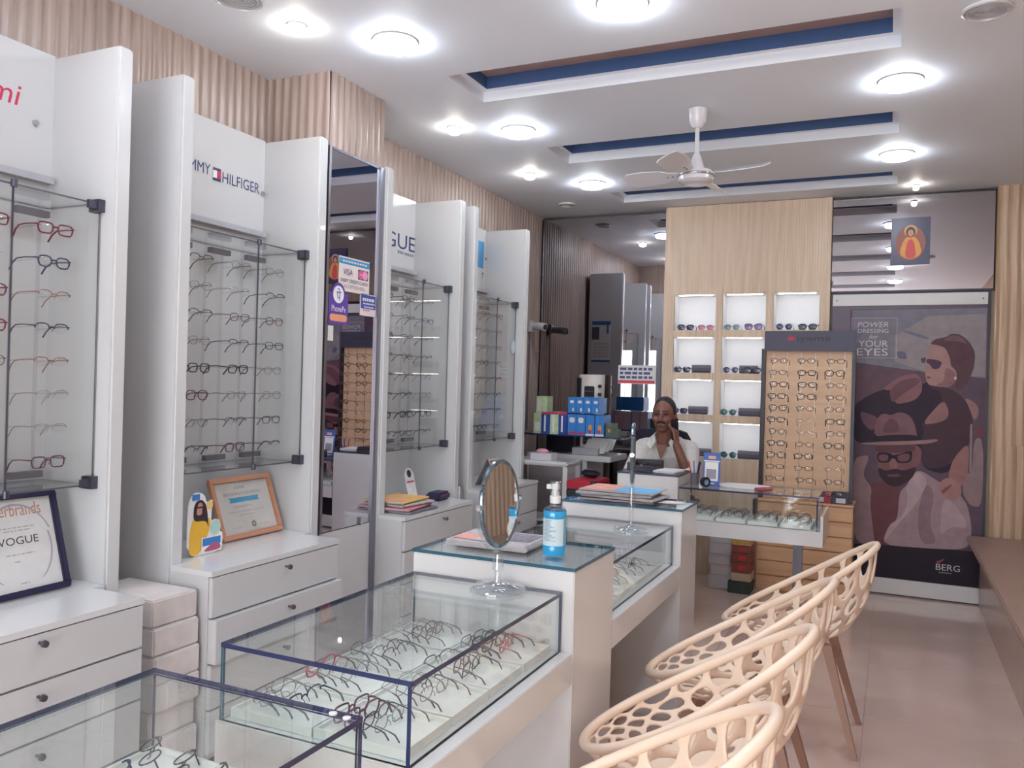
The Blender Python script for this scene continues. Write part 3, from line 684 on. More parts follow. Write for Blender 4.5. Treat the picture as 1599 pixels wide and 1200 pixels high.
mb = text(MB(), 'iyama', (-.65, 6.4535, 1.868), (1, 0, 0), (0, 0, 1), .235, .05); obj('header_lettering', rel(mb, KS), INKK, hd)
obj('header_mark', rel(flat(MB(), rrect(-.715, -.668, 1.885, 1.912, .01), (0, 6.4535, 0), (1, 0, 0), (0, 0, 1)), KS), mat('mark_red', (190, 30, 60), .5), hd)
for x in (-.77, -.57, -.37):
    rd = MB()
    for s in (-.05, .05):
        rd.box(x+s-.003, x+s+.003, 6.498, 6.504, .71, 1.80)
        for r in range(12): rd.cyl((x+s, 6.50, 1.728-.0875*r+.002), (x+s, 6.375, 1.728-.0875*r+.006), .002, n=5)
    part('display_rod', rd, ACRYL, KS)
kplan = [['brown', 'brown', 'cat', 'cat', 'half', 'half', 'silver', 'half', 'cat', 'half', 'blackthin', 'silver'],
         ['half', 'half', 'black', 'blackthin', 'brown', 'clear', 'clear', 'clear', 'cat', 'clear', 'silver', 'silver'],
         ['half', 'half', 'brown', 'half', 'half', 'half', 'clear', 'cat', 'clear', 'clear', 'silver', 'half']]
kplan = [['brown', 'brown', 'black', 'black', 'cat', 'black', 'round', 'black', 'cat', 'blackthin', 'blackthin', 'silver'], ['blackthin', 'black', 'black', 'cat', 'blackthin', 'clear', 'clear', 'brown', 'black', 'brown', 'blackthin', 'silver'], ['blackthin', 'cat', 'brown', 'blackthin', 'blackthin', 'black', 'brown', 'cat', 'brown', 'clear', 'blackthin', 'black']]
for c, x in enumerate((-.77, -.57, -.37)):
    for r in range(12):
        k = kplan[c][r]
        specs(k, (x+random.uniform(-.008, .008), 6.372, 1.728-.0875*r), (random.uniform(-.05, .05)-.06, 0, random.uniform(-.12, .12)),
              f'{words(k)}, {ORD[r]} row from top, {colname[c]} column, dark stand', 'eyeglasses on the dark stand')
t = tag(box('small_box', -.458, -.385, 6.42, 6.468, .691, .77, mat('box_red', (170, 60, 84), .5, var=.3, scale=40)), 'small red patterned box at the foot of the dark stand', 'box')
t = tag(box('name_plate', -.378, -.262, 6.43, 6.466, .691, .78, DARKK), 'dark name plate with white label under the stand', 'plate')
box('label', -.35, -.285, 6.427, 6.4295, .70, .735, PAPER, t)
# ------------------------------------------------------------------ tall poster
PO = thing('advertising_poster', 'tall eyewear poster of a woman in sunglasses and a bearded man in a hat', 'poster', (.08, 6.80, 0))
SILV = mat('poster_silver', (206, 204, 204), .35, var=.02)
part('board', MB().box(-.44, .63, 6.793, 6.81, .0, 2.265), BLACK, PO)
part('top_band', MB().box(-.43, .61, 6.78, 6.793, 2.168, 2.255), SILV, PO); part('bottom_band', MB().box(-.43, .605, 6.775, 6.793, .012, .125), SILV, PO)
for x in (-.40, .58): part('rivet', MB().cyl((x, 6.78, 2.21), (x, 6.777, 2.21), .006), GREYM, PO)
POSTER=[
 ('background',(98,78,94),[(-0.306,2.141),(0.611,2.146),(0.617,0.745),(0.599,0.126),(-0.246,0.119)]),
 ('sky',(128,124,138),[(-0.29,2.136),(0.608,2.142),(0.609,1.635),(0.235,1.67),(-0.28,1.741)]),
 ('sky',(150,140,145),[(0.008,1.939),(0.225,2.086),(0.601,2.099),(0.609,1.644),(0.227,1.674),(0.013,1.745)]),
 ('sea_stripe',(118,118,138),[(0.055,1.991),(0.244,1.93),(0.229,1.908),(0.071,1.965)]),
 ('sea_stripe',(108,104,128),[(0.019,1.824),(0.083,1.825),(0.1,1.764),(0.036,1.772)]),
 ('wall_band',(105,78,92),[(-0.279,1.737),(0.219,1.674),(0.237,1.575),(0.099,1.501),(-0.271,1.401)]),
 ('dress',(48,30,52),[(-0.142,1.503),(-0.014,1.551),(0.021,1.429),(0.162,1.46),(0.206,1.609),(0.33,1.569),(0.437,1.529),(0.514,1.429),(0.539,1.303),(0.528,1.175),(0.522,1.18),(0.399,0.922),(0.223,0.954),(0.189,1.117),(-0.003,1.162),(-0.25,1.104),(-0.271,1.308),(-0.271,1.401)]),
 ('dress_weave',(74,50,62),[(0.238,1.558),(0.314,1.581),(0.437,1.529),(0.514,1.429),(0.539,1.303),(0.528,1.175),(0.517,1.174),(0.402,0.988),(0.223,0.954),(0.199,1.107),(0.225,1.263),(0.198,1.279),(0.34,1.466),(0.315,1.543)]),
 ('arm',(140,98,104),[(-0.078,1.531),(0.04,1.631),(0.157,1.669),(0.198,1.609),(0.204,1.531),(0.162,1.46),(0.013,1.42),(0.042,1.535)]),
 ('arm_shade',(112,74,86),[(-0.021,1.524),(0.049,1.605),(0.174,1.634),(0.19,1.591),(0.067,1.5),(0.005,1.428)]),
 ('elbow',(110,76,92),[(-0.22,1.367),(-0.154,1.351),(-0.08,1.319),(-0.118,1.211),(-0.193,1.27)]),
 ('waist',(152,110,110),[(0.198,1.279),(0.343,1.479),(0.38,1.399),(0.377,1.338),(0.321,1.302)]),
 ('shoulder',(160,118,118),[(0.475,1.496),(0.551,1.456),(0.574,1.406),(0.561,1.338),(0.539,1.337),(0.507,1.429)]),
 ('neck',(150,108,110),[(0.229,1.601),(0.358,1.647),(0.427,1.614),(0.376,1.557),(0.307,1.577),(0.253,1.571)]),
 ('face',(172,132,130),[(0.257,1.878),(0.345,1.879),(0.393,1.785),(0.426,1.665),(0.42,1.605),(0.36,1.561),(0.253,1.575),(0.229,1.601),(0.22,1.661),(0.211,1.687),(0.226,1.739),(0.224,1.809)]),
 ('cheek_shade',(146,104,108),[(0.349,1.715),(0.411,1.682),(0.427,1.614),(0.368,1.561),(0.283,1.58),(0.344,1.604)]),
 ('hair',(92,62,72),[(0.245,1.878),(0.275,1.917),(0.351,1.93),(0.381,1.956),(0.442,1.952),(0.503,1.896),(0.542,1.812),(0.53,1.684),(0.474,1.547),(0.414,1.554),(0.431,1.631),(0.418,1.691),(0.387,1.716),(0.378,1.784),(0.346,1.853),(0.307,1.87)]),
 ('hair_highlight',(122,88,92),[(0.329,1.904),(0.381,1.947),(0.442,1.939),(0.496,1.879),(0.443,1.896),(0.382,1.905)]),
 ('sunglasses',(82,58,80),[(0.225,1.77),(0.263,1.77),(0.333,1.75),(0.311,1.698),(0.269,1.693),(0.249,1.731),(0.226,1.739)]),
 ('sunglasses_lens',(86,70,92),[(0.186,1.774),(0.224,1.783),(0.218,1.739),(0.195,1.739)]),
 ('lips',(140,72,84),[(0.228,1.644),(0.267,1.636),(0.236,1.618)]),
 ('earring',(214,196,190),[(0.408,1.639),(0.423,1.644),(0.427,1.623),(0.412,1.618)]),
 ('rail',(150,135,140),[(0.519,1.298),(0.533,1.304),(0.537,0.954),(0.522,0.953)]),
 ('bench',(150,125,128),[(0.545,1.202),(0.606,1.206),(0.613,0.712),(0.538,0.706),(0.479,0.798),(0.494,0.94),(0.541,0.954)]),
 ('bench_red',(122,70,80),[(0.548,1.278),(0.609,1.27),(0.61,1.211),(0.544,1.213)]),
 ('woman_forearm',(158,112,110),[(0.517,1.179),(0.517,0.974),(0.496,0.886),(0.468,0.83),(0.4,0.879),(0.389,0.922),(0.415,1.043)]),
 ('brown_chest',(110,66,74),[(-0.118,0.851),(0.076,0.832),(0.063,0.541),(-0.054,0.35),(-0.106,0.367),(-0.129,0.681)]),
 ('shirt',(150,124,132),[(-0.247,1.013),(-0.133,1.042),(-0.192,0.88),(-0.117,0.795),(-0.129,0.681),(-0.104,0.48),(-0.085,0.369),(-0.241,0.364),(-0.256,0.864)]),
 ('shirt',(166,140,148),[(0.183,0.962),(0.323,0.873),(0.46,0.796),(0.519,0.715),(0.552,0.524),(0.527,0.392),(0.276,0.375),(-0.044,0.363),(0.003,0.524),(0.063,0.564),(0.068,0.776),(0.126,0.836)]),
 ('shirt_fold',(186,162,168),[(0.183,0.951),(0.264,0.869),(0.18,0.685),(0.073,0.542),(-0.034,0.375),(0.003,0.513),(0.112,0.613),(0.128,0.77),(0.107,0.812)]),
 ('shirt_fold',(142,116,126),[(0.245,0.867),(0.305,0.784),(0.272,0.561),(0.334,0.414),(0.217,0.402),(0.191,0.62)]),
 ('shirt_fold',(182,158,166),[(0.355,0.744),(0.423,0.739),(0.542,0.544),(0.408,0.553),(0.343,0.459)]),
 ('hand',(170,126,124),[(0.332,0.874),(0.399,0.911),(0.468,0.862),(0.479,0.787),(0.442,0.741),(0.394,0.748),(0.335,0.775)]),
 ('hand_shade',(132,90,94),[(0.344,0.809),(0.42,0.869),(0.401,0.824),(0.354,0.777)]),
 ('man_face',(132,88,92),[(-0.099,1.112),(0.169,1.138),(0.214,1.097),(0.202,0.997),(0.178,0.962),(0.155,0.894),(0.067,0.815),(-0.035,0.835),(-0.084,0.933)]),
 ('man_brow_shade',(98,62,74),[(-0.099,1.118),(0.169,1.138),(0.17,1.077),(0.03,1.064),(-0.098,1.056)]),
 ('man_nose',(154,108,108),[(0.001,1.017),(0.041,1.02),(0.058,0.948),(-0.007,0.938)]),
 ('beard',(58,34,50),[(-0.085,0.95),(-0.028,0.925),(0.033,0.946),(0.104,0.935),(0.173,0.972),(0.178,0.951),(0.155,0.883),(0.067,0.812),(-0.004,0.815),(-0.067,0.878)]),
 ('mouth',(112,72,80),[(-0.022,0.901),(0.079,0.911),(0.065,0.887),(-0.006,0.88)]),
 ('glasses_rim',(30,20,40),[(-0.093,1.062),(-0.0,1.062),(0.02,1.041),(0.14,1.087),(0.15,1.071),(0.142,0.998),(0.052,0.987),(0.031,1.024),(0.011,1.023),(-0.004,0.989),(-0.085,0.983)]),
 ('glasses_lens',(120,82,90),[(-0.08,1.046),(-0.01,1.048),(-0.014,0.999),(-0.075,0.995)]),
 ('glasses_lens',(120,82,90),[(0.046,1.048),(0.135,1.07),(0.13,1.008),(0.057,0.998)]),
 ('hat_crown',(128,92,100),[(-0.116,1.168),(-0.108,1.281),(-0.079,1.344),(-0.038,1.357),(-0.007,1.341),(0.053,1.372),(0.113,1.357),(0.155,1.304),(0.177,1.205),(0.177,1.183)]),
 ('hat_dent',(106,70,82),[(-0.051,1.261),(-0.007,1.33),(0.044,1.299),(0.066,1.222),(-0.055,1.205)]),
 ('hat_band',(44,28,46),[(-0.121,1.184),(0.177,1.211),(0.185,1.164),(-0.125,1.139)]),
 ('hat_brim',(158,122,122),[(-0.24,1.121),(-0.053,1.143),(0.178,1.163),(0.305,1.183),(0.322,1.171),(0.257,1.145),(0.099,1.128),(-0.104,1.114)]),
 ('dark_foot',(34,22,40),[(-0.247,0.358),(-0.044,0.368),(0.276,0.375),(0.527,0.386),(0.607,0.379),(0.599,0.126),(-0.246,0.119)]),
]
mb = MB(); pm = []; cm = {}
flat(mb, rect(-.43, .605, .125, 2.168), (0, 6.7925, 0), (1, 0, 0), (0, 0, 1), 0, 0); pm.append(mat('print_base', (80, 62, 84), .35)); n_l = 0
for n_, rgb, poly in POSTER:
    if rgb not in cm:
        cm[rgb] = len(pm); pm.append(mat('print_%d_%d_%d' % rgb, tuple(int(v*.93) for v in rgb), .5, var=.1, scale=14, spec=.25))
    n_l += 1
    q = poly if n_ in ('background', 'dark_foot', 'sky', 'rail') else chaikin(poly)
    flat(mb, q, (0, 6.7922, 0), (1, 0, 0), (0, 0, 1), .00018*n_l, cm[rgb])
pp = part('printed_picture', mb, pm, PO)
o_ = lambda x, z: (x, 6.7805, z); X_, Z_ = (1, 0, 0), (0, 0, 1); PW = mat('print_white', (196, 188, 194), .5)
for w_, x, z, ww, hh, sh_ in (('POWER', -.25, 2.005, .215, .04, .2), ('DRESSING', -.246, 1.962, .212, .03, 0), ('for', -.17, 1.918, .06, .032, .3), ('YOUR', -.24, 1.855, .205, .05, 0),
                              ('EYES', -.25, 1.79, .215, .055, 0), ('BERG', .324, .226, .155, .045, 0), ('EYEWEAR', .345, .205, .08, .008, 0)):
    obj('poster_word', rel(text(MB(), w_, o_(x, z), X_, Z_, ww, hh, shear=sh_), PO), PW, pp)
mb = MB(); q_ = [(-.292, 1.772), (.024, 1.772), (.024, 2.074), (-.292, 2.074)]; i_ = [(-.290, 1.774), (.022, 1.774), (.022, 2.072), (-.290, 2.072)]
for k in range(4): mb.add([o_(*q_[k]), o_(*q_[(k+1) % 4]), o_(*i_[(k+1) % 4]), o_(*i_[k])], [(0, 1, 2, 3)])
obj('poster_frame_line', rel(mb, PO), PW, pp)
mb = flat(MB(), chaikin([(.30, .31), (.335, .285), (.35, .30), (.385, .312), (.36, .29), (.345, .272), (.325, .275), (.33, .29)]), (0, 6.7805, 0), X_, Z_)
obj('bird_mark', rel(mb, PO), mat('print_red', (140, 52, 70), .5), pp)
# small holy picture on the upper mirror: generic haloed figure in a robe
HP = thing('holy_picture', 'small dark holy picture of a haloed robed figure on the upper mirror', 'picture', (.095, 6.81, 2.47))
part('board', MB().box(-.035, .23, 6.806, 6.819, 2.47, 2.825), mat('pic_navy', (58, 56, 86), .3), HP)
mb = MB(); Y_ = (0, 6.8055, 0)
flat(mb, circ(.098, 2.635, .10, 28, .13), Y_, X_, Z_, 0, 0); flat(mb, chaikin([(.02, 2.55), (.05, 2.66), (.098, 2.70), (.15, 2.66), (.18, 2.55), (.098, 2.505)]), Y_, X_, Z_, .0002, 1)
flat(mb, chaikin([(.06, 2.52), (.075, 2.64), (.098, 2.67), (.125, 2.64), (.14, 2.52)]), Y_, X_, Z_, .0004, 2)
flat(mb, circ(.098, 2.725, .045), Y_, X_, Z_, .0004, 3); flat(mb, circ(.098, 2.715, .032, 16, .04), Y_, X_, Z_, .0006, 4); flat(mb, circ(.098, 2.708, .02, 16, .027), Y_, X_, Z_, .0008, 5)
part('painted_figure', mb, [mat('pic_glow', (150, 96, 88), .5), mat('pic_gold', (222, 158, 84), .5), mat('pic_red', (206, 84, 84), .5), mat('pic_halo', (190, 160, 130), .5), mat('pic_hair', (90, 56, 60), .5), mat('pic_skin', (196, 146, 126), .5)], HP)
# ------------------------------------------------------------------ bench along the right wall
BE = thing('wall_bench', 'long low brown bench along the right wall', 'bench', (.82, 3.6, 0))
BT = mat('bench_top', (158, 132, 122), .4, var=.05, scale=5); BF = mat('bench_front', (176, 150, 140), .3, coat=.2, var=.04)
part('top_slab', MB().box(.515, 1.085, .2, 6.735, .465, .505), BT, BE, bevel=.006)
part('front_panel', MB().box(.60, .62, .22, 6.735, .0, .465), BF, BE); part('end_panel', MB().box(.62, 1.085, .22, .24, 0, .465), BF, BE)
# ------------------------------------------------------------------ openwork tub chairs
def chair_shell():
    a, b = .315, .285; nu = 19; NR = 5
    sv = [0, .26, .44, .60, .77, 1.0]
    def rim(t): c = math.cos(t); return Vector((a*c, b*math.sin(t)*(1-.06*c), .645+.195*c+.012*math.cos(2*t)))
    def seat(t): return Vector((-.03+.10*math.cos(t), .10*math.sin(t), .425))
    def P(m, s):
        t = 2*PI*m/(2*nu)
        R, Q = rim(t), seat(t); hs, vs = math.sin(s*PI/2)**.9, 1-math.cos(s*PI/2)
        return Vector((Q.x+(R.x-Q.x)*hs, Q.y+(R.y-Q.y)*hs, Q.z+(R.z-Q.z)*vs))
    rnd = random.Random(3); pos = {}
    for j in range(NR+1):
        for m in range(2*nu):
            s = sv[j]
            if 0 < j < NR:
                upedge = (m - j) % 2 == 0
                s += (.055 if upedge else -.055)+rnd.uniform(-.04, .04)
            mm = m+rnd.uniform(-.38, .38)*(1.1 if 0 < j < NR else .3)
            pos[m, j] = P(mm, s)
    vs, fs = [], []; idx = {}
    def vid(k):
        if k not in idx: idx[k] = len(vs); vs.append(pos[k])
        return idx[k]
    for j in range(NR):
        for i in range(nu):
            m0 = 2*i+(j % 2); N = 2*nu
            ks = [(m0 % N, j), ((m0+1) % N, j), ((m0+2) % N, j), ((m0+2) % N, j+1), ((m0+1) % N, j+1), (m0 % N, j+1)]
            cen = sum((pos[k] for k in ks), Vector())/6
            f = (.55, .72, .77, .80, .80)[j]
            inn = []
            for k in ks:
                p = pos[k]; inn.append(len(vs)); vs.append(p+(cen-p)*(1-f))
            for q in range(6): fs.append((vid(ks[q]), vid(ks[(q+1) % 6]), inn[(q+1) % 6], inn[q]))
    c = len(vs); vs.append(Vector((-.03, 0, .423)))
    for m in range(2*nu): fs.append((vid((m, 0)), c, vid(((m+1) % (2*nu), 0))))
    me = bpy.data.meshes.new('lattice'); me.from_pydata([tuple(v) for v in vs], [], fs); me.materials.append(CREAM)
    bm = bmesh.new(); bm.from_mesh(me); bmesh.ops.recalc_face_normals(bm, faces=bm.faces); bm.to_mesh(me); bm.free()
    ob = bpy.data.objects.new('lattice', me); C.objects.link(ob)
    so = ob.modifiers.new('s', 'SOLIDIFY'); so.thickness = .011; so.offset = 0
    sb = ob.modifiers.new('b', 'SUBSURF'); sb.levels = 1; sb.render_levels = 1
    r = bpy.data.meshes.new_from_object(ob.evaluated_get(bpy.context.evaluated_depsgraph_get()))
    bpy.data.objects.remove(ob); r.name = 'lattice_shell'; r.polygons.foreach_set('use_smooth', [True]*len(r.polygons))
    rm = MB().tube([rim(2*PI*i/48) for i in range(48)], .0145, 10, closed=True)
    return r, rm.mesh('rim', CREAM, True)
shell_me, rim_me = chair_shell()
leg_me = []
for sx, sy in ((1, 1), (1, -1), (-1, 1), (-1, -1)):
    leg_me.append(MB().loft([[(x*.13*sx*1.0+dx, .13*sy+dy, .435) for dx, dy, x in ((-.02, -.02, 1), (.02, -.02, 1), (.02, .02, 1), (-.02, .02, 1))],
                             [((.255 if sx > 0 else .225)*sx+dx, .205*sy+dy, 0) for dx, dy in ((-.011, -.011), (.011, -.011), (.011, .011), (-.011, .011))]]).mesh('leg', LEGM))
def tub_chair(label):
    t = thing('openwork_chair', label, 'chair', group='cream openwork tub chairs at the counter')
    link('lattice_shell', shell_me, t); link('rim', rim_me, t)
    for m in leg_me: link('leg', m, t)
    obj('foot_cap', MB().box(0, 0.001, 0, .001, 0, .001), BLACK, t) if False else None
    return t
ch = tub_chair('farthest cream openwork tub chair, nearest the poster')
ch.location = (-.355, 3.86, 0)
dup(ch, (-.475, 3.02, 0), (0, 0, 0), 'second farthest cream openwork tub chair at the counter')
dup(ch, (-.487, 2.36, 0), (0, 0, 0), 'cream openwork tub chair second nearest to the viewer')
dup(ch, (-.505, 1.70, 0), (0, 0, 0), 'nearest cream openwork tub chair, cut by the bottom edge')
# ------------------------------------------------------------------ ceiling fan
FA = thing('ceiling_fan', 'white four-bladed ceiling fan on a short rod', 'fan', (-.985, 4.42, 2.6))
FW = mat('fan_white', (214, 212, 216), .25, coat=.4, var=.02)
L0 = (0, 0, 0)
obj('canopy', MB().lathe([(.052, .405), (.05, .395), (.045, .34), (.03, .315), (.022, .305)], n=24), FW, FA, smooth=True)
obj('rod', MB().cyl((0, 0, .14), (0, 0, .33), .012), FW, FA, smooth=True)
obj('lower_cup', MB().lathe([(.015, .17), (.025, .15), (.04, .10), (.05, .075)], n=24), FW, FA, smooth=True)
obj('motor_body', MB().lathe([(.05, .076), (.085, .07), (.095, .05), (.095, .02), (.08, .005), (.04, 0), (.002, 0)], n=28), FW, FA, smooth=True)
obj('chrome_ring', MB().lathe([(.096, .052), (.099, .048), (.099, .044), (.096, .04)], n=28), CHROME, FA, smooth=True)
base_ang = math.radians(24.8)
for aa in (235, 322, 60, 150):
    an = math.radians(aa)+base_ang
    u = Vector((math.cos(an), math.sin(an), 0)); v = Vector((-math.sin(an), math.cos(an), 0)); zz = Vector((0, 0, 1))
    prof = [(.09, .022), (.14, .03), (.19, .05), (.30, .06), (.385, .052), (.40, .03)]
    rings = [[u*x+v*(w*s)+zz*(.055+.42*w*s+d) for s, d in ((-1, 0), (1, 0), (1, .004), (-1, .004))] for x, w in prof]
    bl = obj('blade', MB().loft(rings), FW, FA)
    for k in range(2): obj('screw', MB().ell(u*(.13+.03*k)+zz*.055, (.006, .006, .004), 8, 4), GREYM, bl)
# ------------------------------------------------------------------ seated man
def remeshed(mb, name, m, vox, smooth_it=6):
    me = mb.mesh(name, m); ob = bpy.data.objects.new(name, me); C.objects.link(ob)
    r = ob.modifiers.new('r', 'REMESH'); r.mode = 'VOXEL'; r.voxel_size = vox; r.use_smooth_shade = True
    s = ob.modifiers.new('s', 'SMOOTH'); s.factor = .5; s.iterations = smooth_it
    out = bpy.data.meshes.new_from_object(ob.evaluated_get(bpy.context.evaluated_depsgraph_get()))
    bpy.data.objects.remove(ob); out.name = name; out.polygons.foreach_set('use_smooth', [True]*len(out.polygons))
    if not out.materials: out.materials.append(m)
    return out
def cap(mb, p0, p1, r0, r1=None, n=14):
    """tapered limb with rounded ends"""
    p0, p1 = Vector(p0), Vector(p1); r1 = r0 if r1 is None else r1; d = (p1-p0).normalized()
    pts = [p0-d*r0*.92, p0-d*r0*.6, p0, p0*.5+p1*.5, p1, p1+d*r1*.6, p1+d*r1*.92]
    return mb.tube(pts, [r0*.4, r0*.8, r0, (r0+r1)/2, r1, r1*.8, r1*.4], n)
SKIN = mat('skin', (122, 80, 68), .5, var=.06, scale=20); SHIRT = mat('shirt_white', (206, 202, 200), .85, var=.05, scale=40, bump=.1)
HAIRM = mat('hair_dark', (28, 22, 28), .6, var=.2, scale=60); TROU = mat('trousers', (54, 50, 66), .85)
MX, MY = -1.47, 5.78
man = thing('person', 'seated man in a white striped shirt talking on a phone', 'person', (MX, 6.0, 0))
H = Vector((MX, MY, 1.31))          # head centre
b = MB()
b.ell(H+Vector((0, .012, .012)), (.078, .095, .108), 24, 16); b.ell(H+Vector((0, -.022, -.05)), (.063, .072, .066), 20, 12)
b.ell(H+Vector((0, -.045, -.098)), (.034, .034, .022), 14, 8)
for s in (-1, 1):
    b.ell(H+Vector((s*.080, .012, -.015)), (.011, .022, .034), 12, 8); b.ell(H+Vector((s*.042, -.062, -.032)), (.026, .022, .02), 12, 8)
    b.ell(H+Vector((s*.030, -.078, .020)), (.026, .014, .009), 12, 8)
cap(b, H+Vector((0, -.088, .008)), H+Vector((0, -.103, -.030)), .008, .013, 10)
for s in (-1, 1): b.ell(H+Vector((s*.013, -.094, -.034)), (.009, .011, .008), 10, 6)
cap(b, H+Vector((-.018, -.084, -.068)), H+Vector((.018, -.084, -.068)), .009, .009, 8)
cap(b, (MX, MY+.05, 1.10), H+Vector((0, .02, -.06)), .062, .056)
cap(b, (MX-.02, 6.08, .62), (MX-.01, 5.90, .98), .14, .13); cap(b, (MX-.15, 5.87, 1.065), (MX+.15, 5.87, 1.065), .062, .062)
cap(b, (MX-.02, 5.95, .85), (MX-.01, 5.875, 1.03), .135, .10)
# his right arm (left in view): down to the desk; his left arm raised with the phone
SR, ER, WR = Vector((MX-.175, 5.88, 1.055)), Vector((MX-.225, 5.74, .86)), Vector((MX-.05, 5.50, .985))
SL, EL, WL = Vector((MX+.165, 5.88, 1.055)), Vector((MX+.205, 5.70, .885)), Vector((MX+.118, 5.685, 1.105))
cap(b, SR, ER, .055, .044); cap(b, ER, WR, .041, .028); cap(b, SL, EL, .055, .044); cap(b, EL, WL, .041, .028)
for s in (-1, 1):
    hp, kn, an = Vector((MX+s*.10-.02, 6.06, .60)), Vector((MX+s*.13-.02, 5.66, .57)), Vector((MX+s*.13-.02, 5.70, .09))
    cap(b, hp, kn, .085, .06); cap(b, kn, an, .058, .04); cap(b, an+Vector((0, .03, -.05)), an+Vector((0, -.11, -.06)), .035, .028)
# hands
def hand(wr, dirv, palm_n, side, curl):
    d = Vector(dirv).normalized(); n = Vector(palm_n).normalized(); w = d.cross(n).normalized()*side
    pc = wr+d*.05
    for q in (-.028, -.010, .010, .028): cap(b, wr+w*q*.7+d*.01, wr+d*.088+w*q, .0125, .0115, 8)
    L = (.062, .074, .078, .070)
    for i, q in enumerate((-.032, -.011, .011, .031)):
        p = wr+d*.088+w*q; ang = curl; pts = [p]
        for sg in range(3):
            dd = d*math.cos(ang)+n*math.sin(ang); p = p+dd*L[i]*(.45, .32, .23)[sg]; pts.append(p); ang += curl*.8
        for a_, b_ in zip(pts, pts[1:]): cap(b, a_, b_, .0092, .0085, 8)
    t0 = wr+d*.025+w*.026; t1 = t0+(w*.7+d*.55+n*.35)*.042; t2 = t1+(d*.8+n*.45-w*.05)*.034
    cap(b, t0, t1, .0125, .0105, 8); cap(b, t1, t2, .0102, .009, 8)
hand(WL, (-.10, .05, .98), (-1, .25, -.1), -1, .38)
hand(WR, (.72, -.62, -.05), (0, 0, -1), 1, .22)
body = link('body', remeshed(b, 'body', SKIN, .0062, 3), man, (-MX, -6.0, 0))
body.data.materials.clear(); body.data.materials.append(SKIN)
def mpart(name, me, parent=man):
    o = link(name, me, parent)
    if parent is man: o.location = (-MX, -6.0, 0)
    return o
# shirt
s_ = MB()
cap(s_, (MX-.02, 6.08, .66), (MX-.01, 5.90, .98), .168, .155); cap(s_, (MX-.02, 5.95, .85), (MX-.01, 5.875, 1.03), .16, .118)
cap(s_, (MX-.155, 5.87, 1.062), (MX+.155, 5.87, 1.062), .076, .076); cap(s_, (MX-.07, 5.86, 1.10), (MX+.07, 5.86, 1.10), .066, .066)
cap(s_, SR, SR+(ER-SR)*.95, .074, .068); cap(s_, SL, SL+(EL-SL)*.95, .074, .068); cap(s_, SL+(EL-SL)*.9, EL+(WL-EL)*.10, .06, .058)
cap(s_, ER, ER+(WR-ER)*.25, .058, .052)
sh = mpart('shirt', remeshed(s_, 'shirt', SHIRT, .009, 4)); sh.data.materials.clear(); sh.data.materials.append(SHIRT)
# collar wings, placket, stripes
COL = mat('collar_white', (216, 213, 211), .8)
N0 = Vector((MX, MY+.03, 1.15))
for s in (-1, 1):
    pts = [(s*.058, .06, .045), (s*.068, -.01, .02), (s*.045, -.062, -.035), (s*.075, -.082, -.085), (s*.112, -.05, -.055), (s*.105, .03, -.012), (s*.075, .085, .015)]
    v0 = [N0+Vector(p) for p in pts]; v1 = [p+Vector((s*.004, -.005, .004)) for p in v0]
    cb = MB(); cb.add(v0+v1, [tuple(range(7)), tuple(range(13, 6, -1))]+[(i, (i+1) % 7, 7+(i+1) % 7, 7+i) for i in range(7)])
    obj('collar', cb, COL, sh)
vs_ = MB().prism([(-.042, 1.10), (.042, 1.10), (.004, 1.0), (-.004, 1.0)], (MX, 5.602, 0), (1, 0, 0), (0, .12, 1), .006)
obj('neck_opening', vs_, SKIN, sh)
tr_ = MB()
for s in (-1, 1):
    hp, kn, an = Vector((MX+s*.10-.02, 6.06, .60)), Vector((MX+s*.13-.02, 5.66, .57)), Vector((MX+s*.13-.02, 5.70, .12))
    cap(tr_, hp, kn, .105, .076); cap(tr_, kn, an, .074, .062)
cap(tr_, (MX-.12, 6.07, .62), (MX+.08, 6.07, .62), .125)
tw = mpart('trousers', remeshed(tr_, 'trousers', TROU, .015)); tw.data.materials.clear(); tw.data.materials.append(TROU)
hm = MB().ell(H+Vector((0, .026, .032)), (.0815, .093, .101), 24, 16)
for s in (-1, 1): hm.ell(H+Vector((s*.068, .02, .02)), (.0165, .045, .05), 12, 8)
mpart('hair', remeshed(hm, 'hair', HAIRM, .006, 2)).data.materials[0] = HAIRM
fm_ = MB()
cap(fm_, H+Vector((-.028, -.084, -.056)), H+Vector((0, -.098, -.046)), .006, .0085, 8); cap(fm_, H+Vector((.028, -.084, -.056)), H+Vector((0, -.098, -.046)), .006, .0085, 8)
mpart('moustache', fm_.mesh('moustache', HAIRM, True))
for s in (-1, 1):
    mpart('eyebrow', cap(MB(), H+Vector((s*.015, -.090, .028)), H+Vector((s*.050, -.078, .026)), .0045, .003, 8).mesh('eyebrow', HAIRM, True))
    e_ = MB().ell(H+Vector((s*.031, -.081, .004)), (.011, .008, .004), 12, 8)
    mpart('eye', e_.mesh('eye', mat('eye_dark', (50, 36, 40), .2), True))
ph = obj('mobile_phone', MB().box(-.035, .035, -.005, .005, -.075, .075), BLACK, None, (MX+.100, 5.700, 1.215), (0.10, -.18, 1.05), bevel=.004)
tag(ph, 'dark mobile phone held to the man\'s ear', 'phone'); obj('screen', MB().box(-.031, .031, .0052, .006, -.068, .068), mat('phone_screen', (24, 24, 34), .05), ph)
